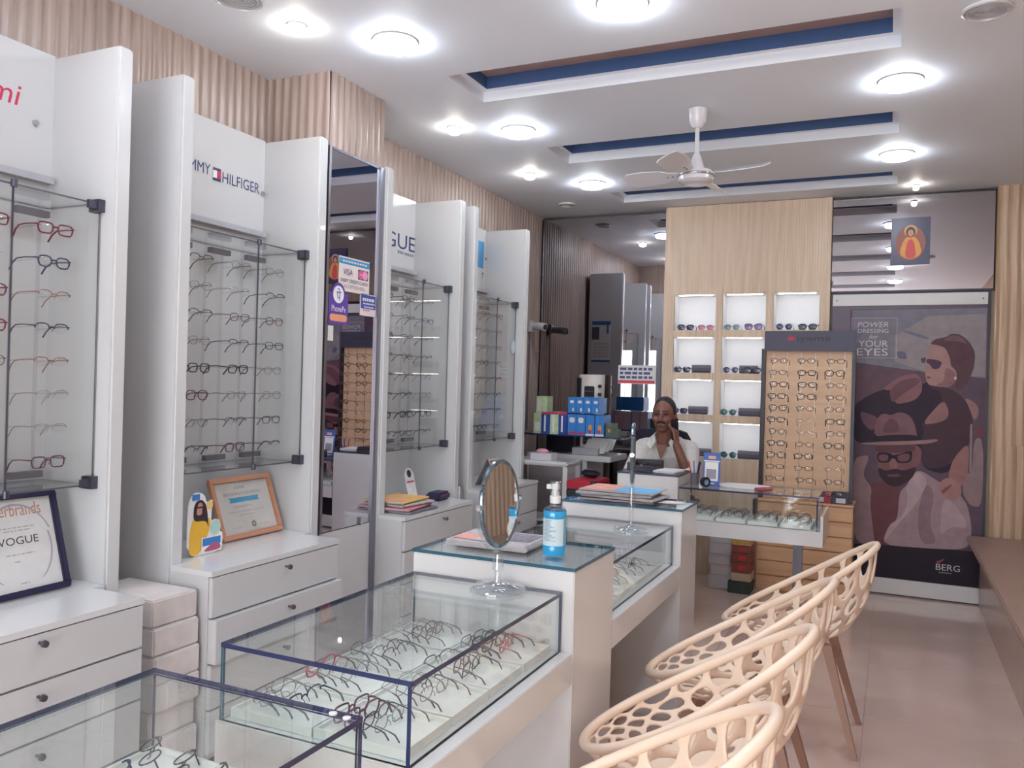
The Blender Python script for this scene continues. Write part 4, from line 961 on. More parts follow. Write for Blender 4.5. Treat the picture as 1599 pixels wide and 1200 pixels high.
# ------------------------------------------------------------------ office chair behind him
oc = thing('office_chair', 'black office chair behind the seated man', 'chair', (-1.60, 6.14, 0))
obj('backrest', MB().loft([[(x*w, .10+y+.03*math.cos(z_*3), z) for x, y in ((-.9, -.03), (-.5, -.045), (.5, -.045), (.9, -.03), (1, 0), (.9, .03), (-.9, .03), (-1, 0))]
     for z, w, z_ in ((.62, .20, 0), (.70, .235, .2), (.95, .245, .5), (1.12, .23, .8), (1.17, .20, 1), (1.185, .15, 1))]), BLACKM, oc, smooth=True)
obj('seat', MB().box(-.25, .25, -.28, .20, .44, .515), BLACKM, oc, bevel=.02)
for s in (-1, 1): obj('armrest', MB().box(s*.27-.03, s*.27+.03, -.12, .12, .64, .67).box(s*.27-.015, s*.27+.015, .0, .05, .47, .64), BLACK, oc, bevel=.004)
obj('gas_column', MB().cyl((0, 0, .08), (0, 0, .45), .028), GREYM, oc, smooth=True); obj('back_bar', MB().box(-.03, .03, .12, .16, .47, .8), BLACK, oc)
for k in range(5):
    a = 2*PI*k/5+.3; obj('base_arm', MB().tube([(0, 0, .10), (.27*math.cos(a), .27*math.sin(a), .065)], [.025, .015], 8), BLACK, oc)
    obj('castor', MB().ell((.27*math.cos(a), .27*math.sin(a), .028), (.024, .024, .028), 10, 6), BLACK, oc, smooth=True)
# ------------------------------------------------------------------ office corner at the back left
GREYD = mat('desk_grey', (150, 142, 144), .5)
d1 = thing('side_desk', 'white desk with rounded front edge beyond the farthest cupboard', 'desk', (-2.5, 5.86, 0))
part('top', MB().box(-2.86, -2.16, 5.69, 6.0, .895, .93), WHITE, d1, bevel=.012)
part('end_panel', MB().box(-2.20, -2.165, 5.70, 5.72, .3, .894).box(-2.20, -2.165, 5.97, 5.99, 0, .894), WHITE, d1)
part('lower_shelf', MB().box(-2.86, -2.2, 5.70, 5.98, .48, .50), WHITE, d1); part('back', MB().box(-2.86, -2.84, 5.70, 5.98, 0, .894), WHITE, d1)
pt = thing('printer_table', 'white side table under the glass shelf with a computer screen', 'table', (-2.3, 6.4, 0))
part('top', MB().box(-2.72, -2.0, 6.22, 6.66, .90, .945), WHITE, pt, bevel=.004); part('side_panel', MB().box(-2.24, -2.20, 6.23, 6.65, 0, .899), WHITE, pt)
part('front_panel', MB().box(-2.70, -2.25, 6.24, 6.26, .4, .899), GREYD, pt); part('side_panel', MB().box(-2.72, -2.705, 6.23, 6.65, 0, .899), WHITE, pt)
for k, (z, l) in enumerate(((.69, 'upper'), (.555, 'lower'))):
    cs = thing('red_case', f'{l} red and black carrying case in the back corner', 'case', (-2.03, 5.83, z), group='red carrying cases')
    REDM = mat('case_red', (176, 30, 52), .4, var=.06)
    part('lid', MB().box(-2.14, -1.92, 5.62, 5.98, z+.06, z+.12), REDM, cs, bevel=.008); part('shell', MB().box(-2.14, -1.92, 5.62, 5.98, z+.001, z+.059), BLACK, cs, bevel=.008)
    part('corner_guard', MB().box(-1.955, -1.915, 5.612, 5.66, z+.045, z+.122), BLACK, cs); part('latch', MB().box(-2.03, -1.99, 5.612, 5.62, z+.045, z+.075), CHROME, cs)
tag(box('storage_box', -2.14, -1.95, 5.62, 5.98, 0, .554, BLACK), 'black storage box under the red cases', 'box')
bg = obj('black_bag', MB().ell((0, 0, .028), (.075, .055, .028), 14, 8), BLACKM, None, (-2.05, 5.90, .811), smooth=True); tag(bg, 'small black pouch lying on the red case', 'pouch')
obj('strap', MB().tube([(-.075, 0, .03), (-.03, -.045, .058), (.04, -.045, .056), (.075, 0, .03)], .006, 6), BLACK, bg)
mo = thing('computer_monitor', 'dark computer screen under the glass shelf', 'monitor', (-2.47, 6.36, .946))
part('screen_panel', MB().box(-2.60, -2.36, 6.34, 6.365, .955, 1.09), mat('screen_black', (26, 22, 36), .2), mo, bevel=.003); part('foot', MB().box(-2.54, -2.42, 6.32, 6.40, .9465, .954), BLACK, mo)
pb = thing('paper_tray', 'white paper tray with loose sheets beside the screen', 'tray', (-2.2, 6.32, .946))
part('tray', MB().box(-2.34, -2.12, 6.26, 6.44, .9465, .955).box(-2.34, -2.12, 6.26, 6.27, .955, 1.0).box(-2.34, -2.33, 6.27, 6.44, .955, 1.0).box(-2.13, -2.12, 6.27, 6.44, .955, 1.0), mat('tray_grey', (170, 168, 176), .5), pb)
for k in range(3): part('sheet', MB().prism([(0, 0), (.19, 0), (.2, .1+.01*k), (.02, .12)], (-2.27+.02*k, 6.30+.03*k, .96+.012*k), (1, .05*k, 0), (.2, .25, .95), .001), PAPER, pb)
tag(box('black_panel', -2.80, -2.70, 6.02, 6.18, .931, 1.20, BLACK, bevel=.004) if False else box('speaker_box', -2.80, -2.66, 5.86, 5.98, .931, 1.20, BLACK, bevel=.004), 'upright black box at the back of the side desk', 'box')
bx = thing('storage_basket', 'translucent plastic basket with pink cloth on the side desk', 'basket', (-2.4, 5.78, .931))
part('basket', MB().box(-2.47, -2.30, 5.715, 5.84, .9315, .985), mat('basket_clear', (196, 194, 202), .3), bx); part('cloth', MB().ell((-2.40, 5.78, .995), (.05, .04, .022), 10, 6), mat('cloth_pink', (206, 150, 164), .8), bx)
# glass shelf with lens-care boxes
gs = thing('glass_shelf', 'dark-edged glass shelf carrying lens-care boxes in the back corner', 'shelf', (-2.3, 6.25, 1.06))
part('shelf_glass', MB().pane(-2.72, -1.90, 6.10, 6.40, 1.098, 1.108, 'z'), [GLASSG, NAVY], gs)
for x in (-2.66, -1.96): part('bracket', MB().box(x-.012, x+.012, 6.40, 6.849, 1.075, 1.097).box(x-.012, x+.012, 6.14, 6.40, 1.088, 1.0975), STEEL, gs)
CB = [mat('box_blue', (44, 120, 196), .45, var=.12, scale=30), mat('box_deep_blue', (36, 66, 146), .45, var=.12, scale=30), mat('box_green', (176, 196, 156), .5, var=.1, scale=30),
      mat('box_pink', (206, 176, 190), .6), mat('box_redtop', (186, 40, 76), .5), mat('box_darkgreen', (78, 94, 84), .5, var=.2, scale=40), mat('box_white', (214, 214, 216), .5)]
def carton(x0, x1, y0, y1, z0, z1, m, label, marks=(), back=None, name='lens_care_box'):
    mb = MB().box(x0, x1, y0, y1, z0, z1)
    o = obj(name, mb, [CB[m], CB[back if back is not None else m]])
    for p in o.data.polygons:
        if p.normal.y > .9: p.material_index = 1
    tag(o, label, 'box', 'lens-care boxes on the glass shelf')
    for k, (mm, u0, u1, v0, v1, sh) in enumerate(marks):
        pl = rrect(x0+(x1-x0)*u0, x0+(x1-x0)*u1, z0+(z1-z0)*v0, z0+(z1-z0)*v1, .3*min((x1-x0)*(u1-u0), (z1-z0)*(v1-v0))) if sh == 'r' else circ(x0+(x1-x0)*(u0+u1)/2, z0+(z1-z0)*(v0+v1)/2, (x1-x0)*(u1-u0)/2, 12, (z1-z0)*(v1-v0)/2)
        obj('printed_mark', flat(MB(), pl, (0, y0-.0006-.0003*k, 0), X_, Z_), CB[mm] if isinstance(mm, int) else mm, o)
    return o
ORNG = mat('box_orange', (200, 140, 80), .5); Zs = 1.1085
carton(-2.63, -2.565, 6.13, 6.30, Zs, Zs+.165, 2, 'pale green box at the left end of the shelf', [(6, .15, .85, .1, .55, 'r')])
carton(-2.615, -2.52, 6.14, 6.26, Zs+.166, Zs+.30, 2, 'pale green box standing on the left end box', [(6, .1, .4, .1, .8, 'r')])
for k in range(3):
    x0 = -2.56+k*.074
    carton(x0, x0+.072, 6.13, 6.32, Zs, Zs+.175, 1 if k != 1 else 2, ['deep blue box next to the left green box', 'short green-fronted box between deep blue boxes', 'deep blue box left of the bright blue boxes'][k], [(6, .3, .5, .1, .85, 'r'), (4, 0, 1, .9, 1, 'r')], back=3)
for k in range(2):
    x0 = -2.335+k*.075
    carton(x0, x0+.073, 6.13, 6.33, Zs, Zs+.165, 0, ['bright blue lens box with white print, lower row left', 'bright blue lens box with white print, lower row centre'][k], [(6, .2, .8, .6, .85, 'r'), (4, .1, .95, .06, .16, 'r')], back=3)
for k in range(2):
    x0 = -2.183+k*.078
    carton(x0, x0+.072, 6.13, 6.30, Zs, Zs+.165, 0, ['blue box with bottle picture, left of its twin on the shelf', 'rightmost blue box with bottle picture'][k], [(6, 0, 1, 0, .1, 'r'), (ORNG, .3, .75, .2, .55, 'o'), (4, .3, .6, .12, .3, 'o')], back=3)
for k in range(4):
    x0 = -2.335+k*.066
    carton(x0, x0+.064, 6.13, 6.31, Zs+.176, Zs+.30, 0, f'bright blue box, {ORD[k]} from left in the upper row', [(6, .25, .75, .62, .8, 'r'), (6, .55, .8, .08, .35, 'o')], back=0)
carton(-2.02, -1.96, 6.14, 6.26, Zs, Zs+.105, 5, 'small dark green box right on the shelf', [(ORNG, .3, .6, .3, .6, 'o')])
carton(-1.958, -1.92, 6.14, 6.22, Zs, Zs+.06, 5, 'tiny brown box beside the dark green box')
# ------------------------------------------------------------------ tower air cooler, CCTV, calendar, sign
ac = thing('air_cooler', 'white and black tower air cooler in front of the back mirror', 'cooler', (-2.36, 6.72, 0))
part('casing', MB().loft([[(-2.36+x*.115, 6.755+y*.075, z) for x, y in [(math.cos(2*PI*i/20), math.sin(2*PI*i/20)) for i in range(20)]] for z in (.02, .05, 1.55, 1.585, 1.60)]), mat('cooler_white', (214, 208, 204), .4), ac, smooth=True)
part('front_grille', MB().box(-2.40, -2.31, 6.672, 6.69, 1.0, 1.50), BLACK, ac, bevel=.006)
part('side_shell', MB().loft([[(-2.44+x*.055, 6.765+y*.07, z) for x, y in [(math.cos(2*PI*i/16), math.sin(2*PI*i/16)) for i in range(16)]] for z in (.3, .35, 1.52, 1.57)]), BLACK, ac, smooth=True)
for k in range(10): part('louvre', MB().box(-2.395, -2.315, 6.668, 6.672, 1.03+k*.047, 1.036+k*.047), GREYM, ac)
for k in range(2): part('control_knob', MB().cyl((-2.265, 6.70, 1.43+k*.07), (-2.265, 6.685, 1.43+k*.07), .016), BLACK, ac, smooth=True)
cc = thing('security_camera', 'white wall security camera in the back left corner', 'camera', (-2.88, 6.62, 2.0))
part('wall_plate', MB().box(-2.903, -2.87, 6.58, 6.66, 1.96, 2.06), WHITE, cc, bevel=.004)
part('housing', MB().tube([(-2.87, 6.62, 2.01), (-2.80, 6.60, 2.01), (-2.74, 6.58, 2.0)], [.03, .035, .035], 14), WHITE, cc, smooth=True)
part('lens', MB().cyl((-2.742, 6.58, 2.0), (-2.733, 6.577, 2.0), .024), BLACK, cc, smooth=True)
part('cable', MB().tube([(-2.895, 6.62, 1.95), (-2.895, 6.62, 1.6), (-2.893, 6.60, 1.3), (-2.895, 6.60, 1.1)], .006, 6), GREYM, cc)
ca = thing('wall_calendar', 'blue-topped calendar on the far side of the last cupboard, seen in the mirror', 'calendar', (-2.72, 5.667, 1.75))
part('sheet', MB().box(-2.82, -2.62, 5.667, 5.670, 1.75, 2.17), PAPER, ca)
mb = MB(); yb_ = 5.6708
for x0, x1, z0, z1, m in ((-2.82, -2.62, 2.13, 2.17, 0), (-2.82, -2.62, 1.75, 1.77, 0), (-2.82, -2.74, 1.98, 2.11, 1), (-2.66, -2.64, 2.04, 2.13, 0)): mb.add([(x1, yb_, z0), (x0, yb_, z0), (x0, yb_, z1), (x1, yb_, z1)], [(0, 1, 2, 3)], m)
for r in range(5):
    for c in range(6): x = -2.80+c*.029; z = 1.80+r*.032; mb.add([(x+.02, yb_, z), (x, yb_, z), (x, yb_, z+.018), (x+.02, yb_, z+.018)], [(0, 1, 2, 3)], 2)
part('printed_page', mb, [mat('cal_blue', (56, 104, 164), .6), mat('cal_photo', (84, 88, 110), .6), mat('cal_grid', (190, 184, 186), .7)], ca)
sg_ = thing('mirror_sign', 'small white paper with blue lines and red band on the back mirror', 'sign', (-1.99, 6.848, 1.53))
part('paper', MB().box(-2.155, -1.825, 6.846, 6.849, 1.53, 1.69), PAPER, sg_)
mb = MB(); flat(mb, rect(-2.155, -1.83, 1.535, 1.56), (0, 6.8455, 0), X_, Z_, 0, 1)
for r in range(3):
    x = -2.14
    while x < -1.86: w = random.uniform(.025, .06); flat(mb, rect(x, min(x+w, -1.84), 1.575+r*.036, 1.597+r*.036), (0, 6.8455, 0), X_, Z_, 0, 0); x += w+.012
part('printed_lines', mb, [mat('sign_ink', (96, 96, 140), .7), mat('sign_red', (214, 84, 96), .7)], sg_)
# ------------------------------------------------------------------ stickers on the column mirror
xm = -2.5285
def sticker(name, label, y, z, polys, mats, cat='sticker'):
    t = thing(name, label, cat, (xm, y, z)); mb = MB()
    for k, (poly, m) in enumerate(polys): flat(mb, poly, (xm+.0006+.0003*k, 0, 0), U, V, 0, m)
    return t, mb
PURP = mat('purple', (96, 66, 160), .5); ORN = mat('orange_pill', (236, 160, 120), .5); SKYB = mat('sky_blue', (60, 150, 200), .5); CARD = mat('card_white', (226, 214, 214), .5)
t, mb = sticker('payment_sticker', 'purple payment sticker with round white symbol on the column mirror', 3.37, 1.77,
   [(rrect(3.294, 3.452, 1.775, 1.935, .012), 0), (circ(3.37, 1.93, .055), 0), (circ(3.37, 1.925, .044), 1), (rrect(3.303, 3.443, 1.79, 1.825, .016), 2)], 0)
text(mb, '\u092a\u0947', (xm+.0025, 3.352, 1.895), U, V, .036, .062, 0); text(mb, 'PhonePe', (xm+.0025, 3.315, 1.838), U, V, .115, .03, 1)
part('printed_face', mb, [PURP, INKW, ORN], t); part('film', MB().box(xm-.0008, xm+.0003, 3.294, 3.452, 1.775, 1.93), PURP, t)
t, mb = sticker('card_sticker', 'white card-acceptance sticker with blue band on the column mirror', 3.5, 1.945,
   [(rect(3.369, 3.632, 1.948, 2.122), 0), (rect(3.369, 3.632, 2.085, 2.115), 1), (rect(3.53, 3.62, 2.02, 2.072), 2), (circ(3.557, 2.046, .024), 3), (circ(3.592, 2.046, .024), 4)], 0)
text(mb, 'VISA', (xm+.0026, 3.402, 2.032), U, V, .08, .03, 2); text(mb, 'MasterCard', (xm+.0032, 3.545, 2.042), U, V, .06, .010, 0)
text(mb, 'DEBIT CREDIT CARDS', (xm+.0026, 3.383, 1.993), U, V, .235, .018, 5); text(mb, 'ACCEPTED HERE', (xm+.0026, 3.41, 1.965), U, V, .18, .018, 6)
for k in range(9): flat(mb, rect(3.395+k*.024, 3.413+k*.024, 2.095, 2.104), (xm+.0026, 0, 0), U, V, 0, 0)
part('printed_face', mb, [CARD, SKYB, INKB, mat('mc_red', (216, 90, 140), .5), mat('mc_pink', (232, 150, 190), .5), INKK, mat('ink_grey', (150, 140, 146), .6)], t); part('film', MB().box(xm-.0008, xm+.0003, 3.369, 3.632, 1.948, 2.122), CARD, t)
t, mb = sticker('blue_sticker', 'small blue and white sticker at the right edge of the column mirror', 3.63, 1.838, [(rect(3.557, 3.70, 1.838, 1.952), 0), (rect(3.562, 3.695, 1.875, 1.947), 1)], 0)
for r, (a, b_, hh, m) in enumerate(((3.575, 3.68, .016, 0), (3.58, 3.685, .008, 0), (3.59, 3.68, .007, 0), (3.58, 3.64, .006, 2))):
    x = a
    while x < b_: w = random.uniform(.012, .026); flat(mb, rect(x, min(x+w, b_), 1.915-r*.017, 1.915-r*.017+hh), (xm+.0022, 0, 0), U, V, 0, m); x += w+.004
part('printed_face', mb, [CARD, mat('sticker_blue', (50, 82, 176), .5), mat('sticker_red', (206, 110, 110), .5)], t); part('film', MB().box(xm-.0008, xm+.0003, 3.557, 3.70, 1.838, 1.952), CARD, t)
tag(box('paper_tag', xm-.0008, xm+.001, 3.292, 3.335, 1.69, 1.765, PAPER), 'small white paper tag under the purple sticker', 'tag')
# round pale sticker on the farthest rack
o = obj('round_sticker', MB().prism(circ(0, 0, .034, 20, .05), (-2.567, 5.56, 1.775), U, V, .0012), mat('sticker_pale', (196, 214, 226), .5)); tag(o, 'pale oval sticker on the glass of the farthest rack', 'sticker')
# ------------------------------------------------------------------ framed certificates and cut-out on the drawer tops
def framed(name, label, y0, y1, xb, z, h, lean, fw_, fm, pm_, draw):
    """frame standing on z, front edge at xb, leaning back towards the wall"""
    t = thing(name, label, 'picture frame', (xb, (y0+y1)/2, z)); w = y1-y0
    u = Vector((0, 1, 0)); v = Vector((-math.sin(lean), 0, math.cos(lean))); n = u.cross(v)
    o = Vector((xb-.018, y0, z+.0005))
    fm_b = MB()
    for a in ((0, w, 0, fw_), (0, w, h-fw_, h), (0, fw_, fw_, h-fw_), (w-fw_, w, fw_, h-fw_)): fm_b.prism(rect(*a), o, u, v, .018)
    part('frame', fm_b, fm, t, bevel=.003)
    part('backing', MB().prism(rect(.004, w-.004, .004, h-.004), o, u, v, .006), pm_, t)
    mb = MB(); mats = draw(mb, o+n*.0065, u, v, w, h); part('print', mb, mats, t)
    part('glazing', MB().prism(rect(fw_, w-fw_, fw_, h-fw_), o+n*.010, u, v, .002), GLASS, t)
    return t
def bars(mb, o, u, v, x0, x1, y, hgt, m):
    x = x0
    while x < x1-.004: w = random.uniform(.008, .022); flat(mb, rect(x, min(x+w, x1), y, y+hgt), o, u, v, 0, m); x += w+.004
def d1_(mb, o, u, v, w, h):
    arcs = [(w*.5, h*.47, .14, .15, PI*.12, PI*.9), (w*.47, h*.47, .138, .148, -PI*.3, PI*.1), (w*.5, h*.47, .138, .148, PI*1.0, PI*1.3)]
    for cx, cy, r, R, a0, a1 in arcs:
        k = 18; th = [a0+(a1-a0)*i/k for i in range(k+1)]
        pts = [(cx+r*.86*math.cos(a), cy+r*math.sin(a)) for a in th]+[(cx+R*.86*math.cos(a)*.985, cy+(r+.008*math.sin(PI*i/k))*math.sin(a)) for i, a in reversed(list(enumerate(th)))]
        for i in range(k): flat(mb, [pts[i], pts[i+1], pts[2*k-i], pts[2*k+1-i]], o, u, v, .0001, 1)
    text(mb, 'Superbrands', o+u*(w*.13)+v*(h*.74), u, v, w*.68, .055, 0); text(mb, 'VOGUE', o+u*(w*.27)+v*(h*.50), u, v, w*.46, .026, 2)
    for y, a, b_ in ((.66, .3, .7), (.63, .35, .65), (.40, .34, .66), (.33, .42, .5), (.12, .45, .55)): bars(mb, o, u, v, w*a, w*b_, h*y, .004, 1)
    return [mat('ink_rust', (196, 130, 112), .6), mat('ink_pale', (172, 170, 180), .7), INKK]
framed('certificate_frame', 'black-framed white certificate leaning on the left cupboard drawers', 1.650, 1.955, -2.56, .7535, .345, .30, .020, mat('frame_navy', (32, 32, 66), .35), PAPER, d1_)
def d2_(mb, o, u, v, w, h):
    flat(mb, [(w*.25, h*.58), (w*.75, h*.58), (w*.73, h*.62), (w*.75, h*.66), (w*.25, h*.66), (w*.27, h*.62)], o, u, v, 0, 0)
    flat(mb, circ(w*.56, h*.20, .014), o, u, v, 0, 2); flat(mb, circ(w*.56, h*.20, .008), o, u, v, .0003, 1)
    for y, a, b_, g in ((.80, .38, .55, .012), (.70, .18, .8, .013), (.50, .3, .6, .006), (.42, .2, .78, .005), (.36, .35, .62, .005), (.17, .2, .36, .004), (.17, .66, .82, .004)): bars(mb, o, u, v, w*a, w*b_, h*y, g, 1)
    return [mat('ribbon_blue', (70, 160, 206), .5), mat('ink_beige', (186, 178, 178), .7), mat('seal_dark', (110, 104, 100), .5)]
framed('certificate_frame', 'wooden-framed certificate with blue ribbon print on the second drawer unit', 2.745, 3.13, -2.63, .7665, .285, .36, .022, mat('frame_wood', (196, 140, 112), .45, var=.1, scale=6, stretch=(1, .3, 3)), mat('paper_cream', (212, 206, 202), .8), d2_)
st = thing('cardboard_cutout', 'cardboard cut-out of a woman in a yellow dress beside the wooden frame', 'cutout', (-2.545, 2.53, .766))
CUTW = mat('cut_edge', (228, 226, 226), .6); o0 = (-2.545, 2.445, .7665)
sil = chaikin([(.0, .0), (.19, 0), (.195, .075), (.175, .085), (.178, .13), (.15, .14), (.125, .13), (.13, .19), (.135, .225), (.10, .21), (.085, .25), (.04, .26), (.015, .24), (.0, .2)], 1)
part('board', MB().prism(sil, o0, U, V, .004), CUTW, st)
mb = MB(); oo = (-2.5405, 2.445, .7665)
for k, (poly, m) in enumerate(((chaikin([(.01, .004), (.07, .004), (.12, .1), (.125, .14), (.09, .165), (.03, .16), (.01, .1)]), 0), (chaikin([(.03, .14), (.1, .14), (.115, .1), (.10, .2), (.075, .228), (.045, .225), (.03, .2)]), 1),
        (chaikin([(.045, .165), (.075, .165), (.075, .19), (.08, .205), (.065, .218), (.05, .208)]), 2), (rect(.048, .078, .193, .200), 1), (circ(.15, .105, .03), 3), (circ(.115, .2, .018), 4), (rect(.02, .06, .228, .252), 5),
        (rect(.075, .185, .006, .07), 6), (rect(.08, .18, .034, .066), 5), (chaikin([(.08, .01), (.18, .01), (.18, .03), (.15, .045), (.11, .03)]), 7))):
    flat(mb, poly, oo, U, V, .0003*k, m)
part('printed_figure', mb, [mat('dress_yellow', (224, 176, 58), .5), mat('cut_hair', (52, 38, 50), .5), mat('cut_skin', (190, 140, 120), .5), mat('cut_mint', (170, 206, 196), .5), mat('cut_gold', (226, 196, 120), .5), mat('cut_blue', (60, 120, 190), .5), INKW, mat('cut_pink', (176, 90, 120), .5)], st)
part('prop', MB().box(-2.60, -2.5455, 2.52, 2.524, .767, .86), CUTW, st)
# ------------------------------------------------------------------ paper goods
def sheaf(name, label, x0, x1, y0, y1, z, th, mats, rz=0, cat='newspaper', group=None, bands=()):
    """folded paper: rounded spine along one long side, pages, printed top patches"""
    t = thing(name, label, cat, ((x0+x1)/2, (y0+y1)/2, z), rz, group); w, d = (x1-x0)/2, (y1-y0)/2
    prof = [(-w, .001), (w, .001), (w+th*.25, th*.3), (w+th*.3, th*.55), (w, th), (-w, th*.96), (-w-.004, th*.5)]
    obj('fold', MB().loft([[(px, y, pz) for px, pz in prof] for y in (-d, -d*.4, d*.4, d)]), mats[0], t)
    for k in range(max(1, int(th/.004))): obj('page_edge', MB().box(-w-.006, w, -d-.002-.001*(k % 2), d+.001, .002+k*.004, .0035+k*.004), mats[1], t)
    for k, (u0, u1, v0, v1, m) in enumerate(bands): obj('printed_patch', flat(MB(), rect(-w+2*w*u0, -w+2*w*u1, -d+2*d*v0, -d+2*d*v1), (0, 0, th+.0012+.0002*k), (1, 0, 0), (0, 1, 0)), m, t)
    return t
NEWS = mat('newsprint', (176, 172, 176), .9, var=.18, scale=60); NEWSD = mat('newsprint_dark', (112, 106, 118), .9, var=.2, scale=50); NEWSL = mat('page_edge', (196, 190, 192), .9)
PCH = mat('print_peach', (222, 160, 146), .8, var=.15, scale=20); PBL = mat('print_blue', (110, 178, 222), .8, var=.1, scale=20); PGR = mat('print_grey', (130, 124, 136), .8, var=.3, scale=60); PYE = mat('print_yellow', (218, 176, 106), .8)
sheaf('newspaper', 'folded newspaper on the nearest pedestal beside the mirror', -1.34, -1.06, 2.42, 2.64, .956, .022, [NEWS, NEWSL], .03, bands=[(.02, .4, .1, .5, PCH), (.45, .95, .3, .9, PGR), (.3, .7, .05, .3, NEWSL)])
for k, (th, dx, rz, bd) in enumerate(((.010, 0, .05, [(.1, .9, .1, .9, NEWSD)]), (.012, .02, -.08, [(.1, .9, .1, .6, PGR)]), (.014, -.01, .04, [(.2, .8, .2, .8, PGR)]), (.008, .01, -.03, [(0, .45, 0, 1, PCH), (.45, 1, 0, .8, PBL)]))):
    zz = .956+sum((.010, .012, .014, .008)[:k])+.0022*k
    sheaf('newspaper', ['bottom newspaper of the pile on the second pedestal', 'second newspaper up in the pile on the pedestal', 'third newspaper up in the pile on the pedestal', 'top newspaper with peach and blue print on the pile'][k],
          -1.36+dx, -1.0+dx, 3.74, 3.98, zz, th, [[NEWSD, NEWS, NEWS, NEWSL][k], NEWSL], rz, group='newspaper pile', bands=bd)
tag(obj('loose_sheet', MB().prism(chaikin([(0, 0), (.14, .02), (.2, .1), (.06, .12)], 1), (-1.06, 3.80, .9585), (1, 0, 0), (0, 1, 0), .001), PAPER), 'loose white sheet at the right of the newspaper pile', 'paper')
# magazines on the third drawer unit
MAGS = [(-2.47, 3.98, .0, NEWSD, 'dark blue magazine at the bottom of the pile right of the mirror', [(.1, .9, .1, .5, PBL)]), (-2.49, 3.96, .12, mat('mag_pink', (206, 130, 140), .6), 'pink magazine in the pile right of the mirror', [(.2, .6, .2, .6, PCH)]),
        (-2.50, 3.98, -.1, NEWS, 'grey magazine in the pile right of the mirror', [(.1, .6, .1, .8, PGR)]), (-2.52, 3.97, .05, PYE, 'yellow-covered magazine on top of the pile right of the mirror', [(.3, .9, .1, .4, PCH)])]
for k, (x, y, rz, m, l, bd) in enumerate(MAGS): sheaf('magazine', l, x-.11, x+.11, y-.15, y+.15, .7725+k*.0172, .014, [m, NEWSL], rz, 'magazine', 'magazine pile', bd)
wp = obj('zip_pouch', MB().box(-.05, .05, -.08, .08, 0, .05), mat('pouch_navy', (48, 44, 78), .6), None, (-2.53, 4.43, .7725), (0, 0, .1), bevel=.012); tag(wp, 'dark navy zip pouch beside the magazines', 'pouch')
obj('zip', MB().box(.0502, .052, -.07, .07, .03, .035), mat('zip_red', (140, 60, 76), .5), wp)
qs = thing('payment_stand', 'tall white payment card stand with red stripe behind the magazines', 'stand', (-2.62, 4.26, .773))
part('card', MB().prism([(0, 0), (.10, 0), (.10, .17), (.07, .205), (.03, .205), (0, .17)], (-2.60, 4.21, .7735), U, (-.25, 0, .97), .004), PAPER, qs)
mb = MB(); v_ = (-.25, 0, .97); o_2 = (-2.5955, 4.21, .7735)
flat(mb, circ(.05, .172, .024), o_2, U, v_, 0, 0); flat(mb, rect(.01, .09, .118, .128), o_2, U, v_, 0, 1); part('printed_face', mb, [INKK, INKR], qs)
part('prop', MB().box(-2.69, -2.61, 4.258, 4.262, .774, .86), PAPER, qs)
cp = thing('steel_canister', 'slim steel canister standing in the gap after the third cupboard', 'canister', (-2.53, 4.685, .77)); 
part('canister', MB().lathe([(.028, -.77), (.028, .04), (.02, .05), (.012, .06)], (-2.53, 4.70, .77), 16), STEEL, cp, smooth=True)
ez = thing('desk_calendar', 'easel-backed desk calendar on the farthest drawer unit', 'calendar', (-2.45, 5.1, .801))
part('front_board', MB().prism(rect(0, .15, 0, .20), (-2.40, 5.02, .8015), U, (-.42, 0, .9), .004), mat('easel_tan', (206, 176, 140), .6), ez); part('back_board', MB().prism(rect(0, .15, 0, .20), (-2.578, 5.02, .8015), U, (.42, 0, .9), .004), mat('easel_grey', (120, 116, 130), .5), ez)
part('page', MB().prism(rect(.008, .142, .02, .19), (-2.3955, 5.02, .8015), U, (-.42, 0, .9), .001), NEWSD, ez)
# ------------------------------------------------------------------ on the third pedestal and the case beside it
og = thing('desk_organizer', 'black desk organizer on the pedestal before the man', 'organizer', (-1.46, 5.30, .9555))
part('tray', MB().box(-1.56, -1.37, 5.20, 5.42, .956, .99).box(-1.56, -1.37, 5.36, 5.42, .99, 1.02).box(-1.56, -1.53, 5.20, 5.36, .99, 1.01), BLACK, og, bevel=.004); part('divider', MB().box(-1.47, -1.46, 5.21, 5.36, .99, 1.0), GREYM, og)
sheaf('bill_pad', 'white bill pad on the pedestal beside the organizer', -1.36, -1.23, 5.17, 5.36, .956, .018, [PAPER, PAPER], -.15, 'paper')
pc = thing('pen_holder', 'dark pen holder with pens between pedestal and case', 'pen holder', (-1.15, 5.36, .8825))
part('cup', MB().lathe([(.028, 0), (.032, .07), (.029, .07), (.026, .005)], (-1.15, 5.36, .8828), 16), mat('cup_grey', (112, 108, 120), .4), pc, smooth=True)
for k, (dx, dy, c) in enumerate(((-.03, -.01, (210, 60, 50)), (.02, .01, (40, 60, 150)), (.03, -.02, (40, 40, 60)), (-.01, .025, (60, 120, 170)))):
    part('pen', MB().cyl((-1.15+dx*.3, 5.36+dy*.3, .89), (-1.15+dx*1.3, 5.36+dy, 1.03), .004, n=8), mat('pen_%d' % k, c, .4), pc)
tp = obj('tape_roll', MB().lathe([(.032, -.012), (.032, .012), (.018, .012), (.018, -.012), (.032, -.012)], n=24), BLACK, None, (-1.055, 5.23, .915), (PI/2, 0, .9), smooth=True); tag(tp, 'black roll of tape standing beside the blue payment card', 'tape')
obj('core', MB().lathe([(.0185, -.011), (.0185, .011), (.016, .011), (.016, -.011), (.0185, -.011)], n=24), mat('tape_core', (170, 196, 222), .4), tp)
qc = thing('payment_card_stand', 'blue and white payment card standing on the case before the man', 'stand', (-1.03, 5.30, .8825))
PAYB = mat('pay_blue', (66, 104, 178), .5)
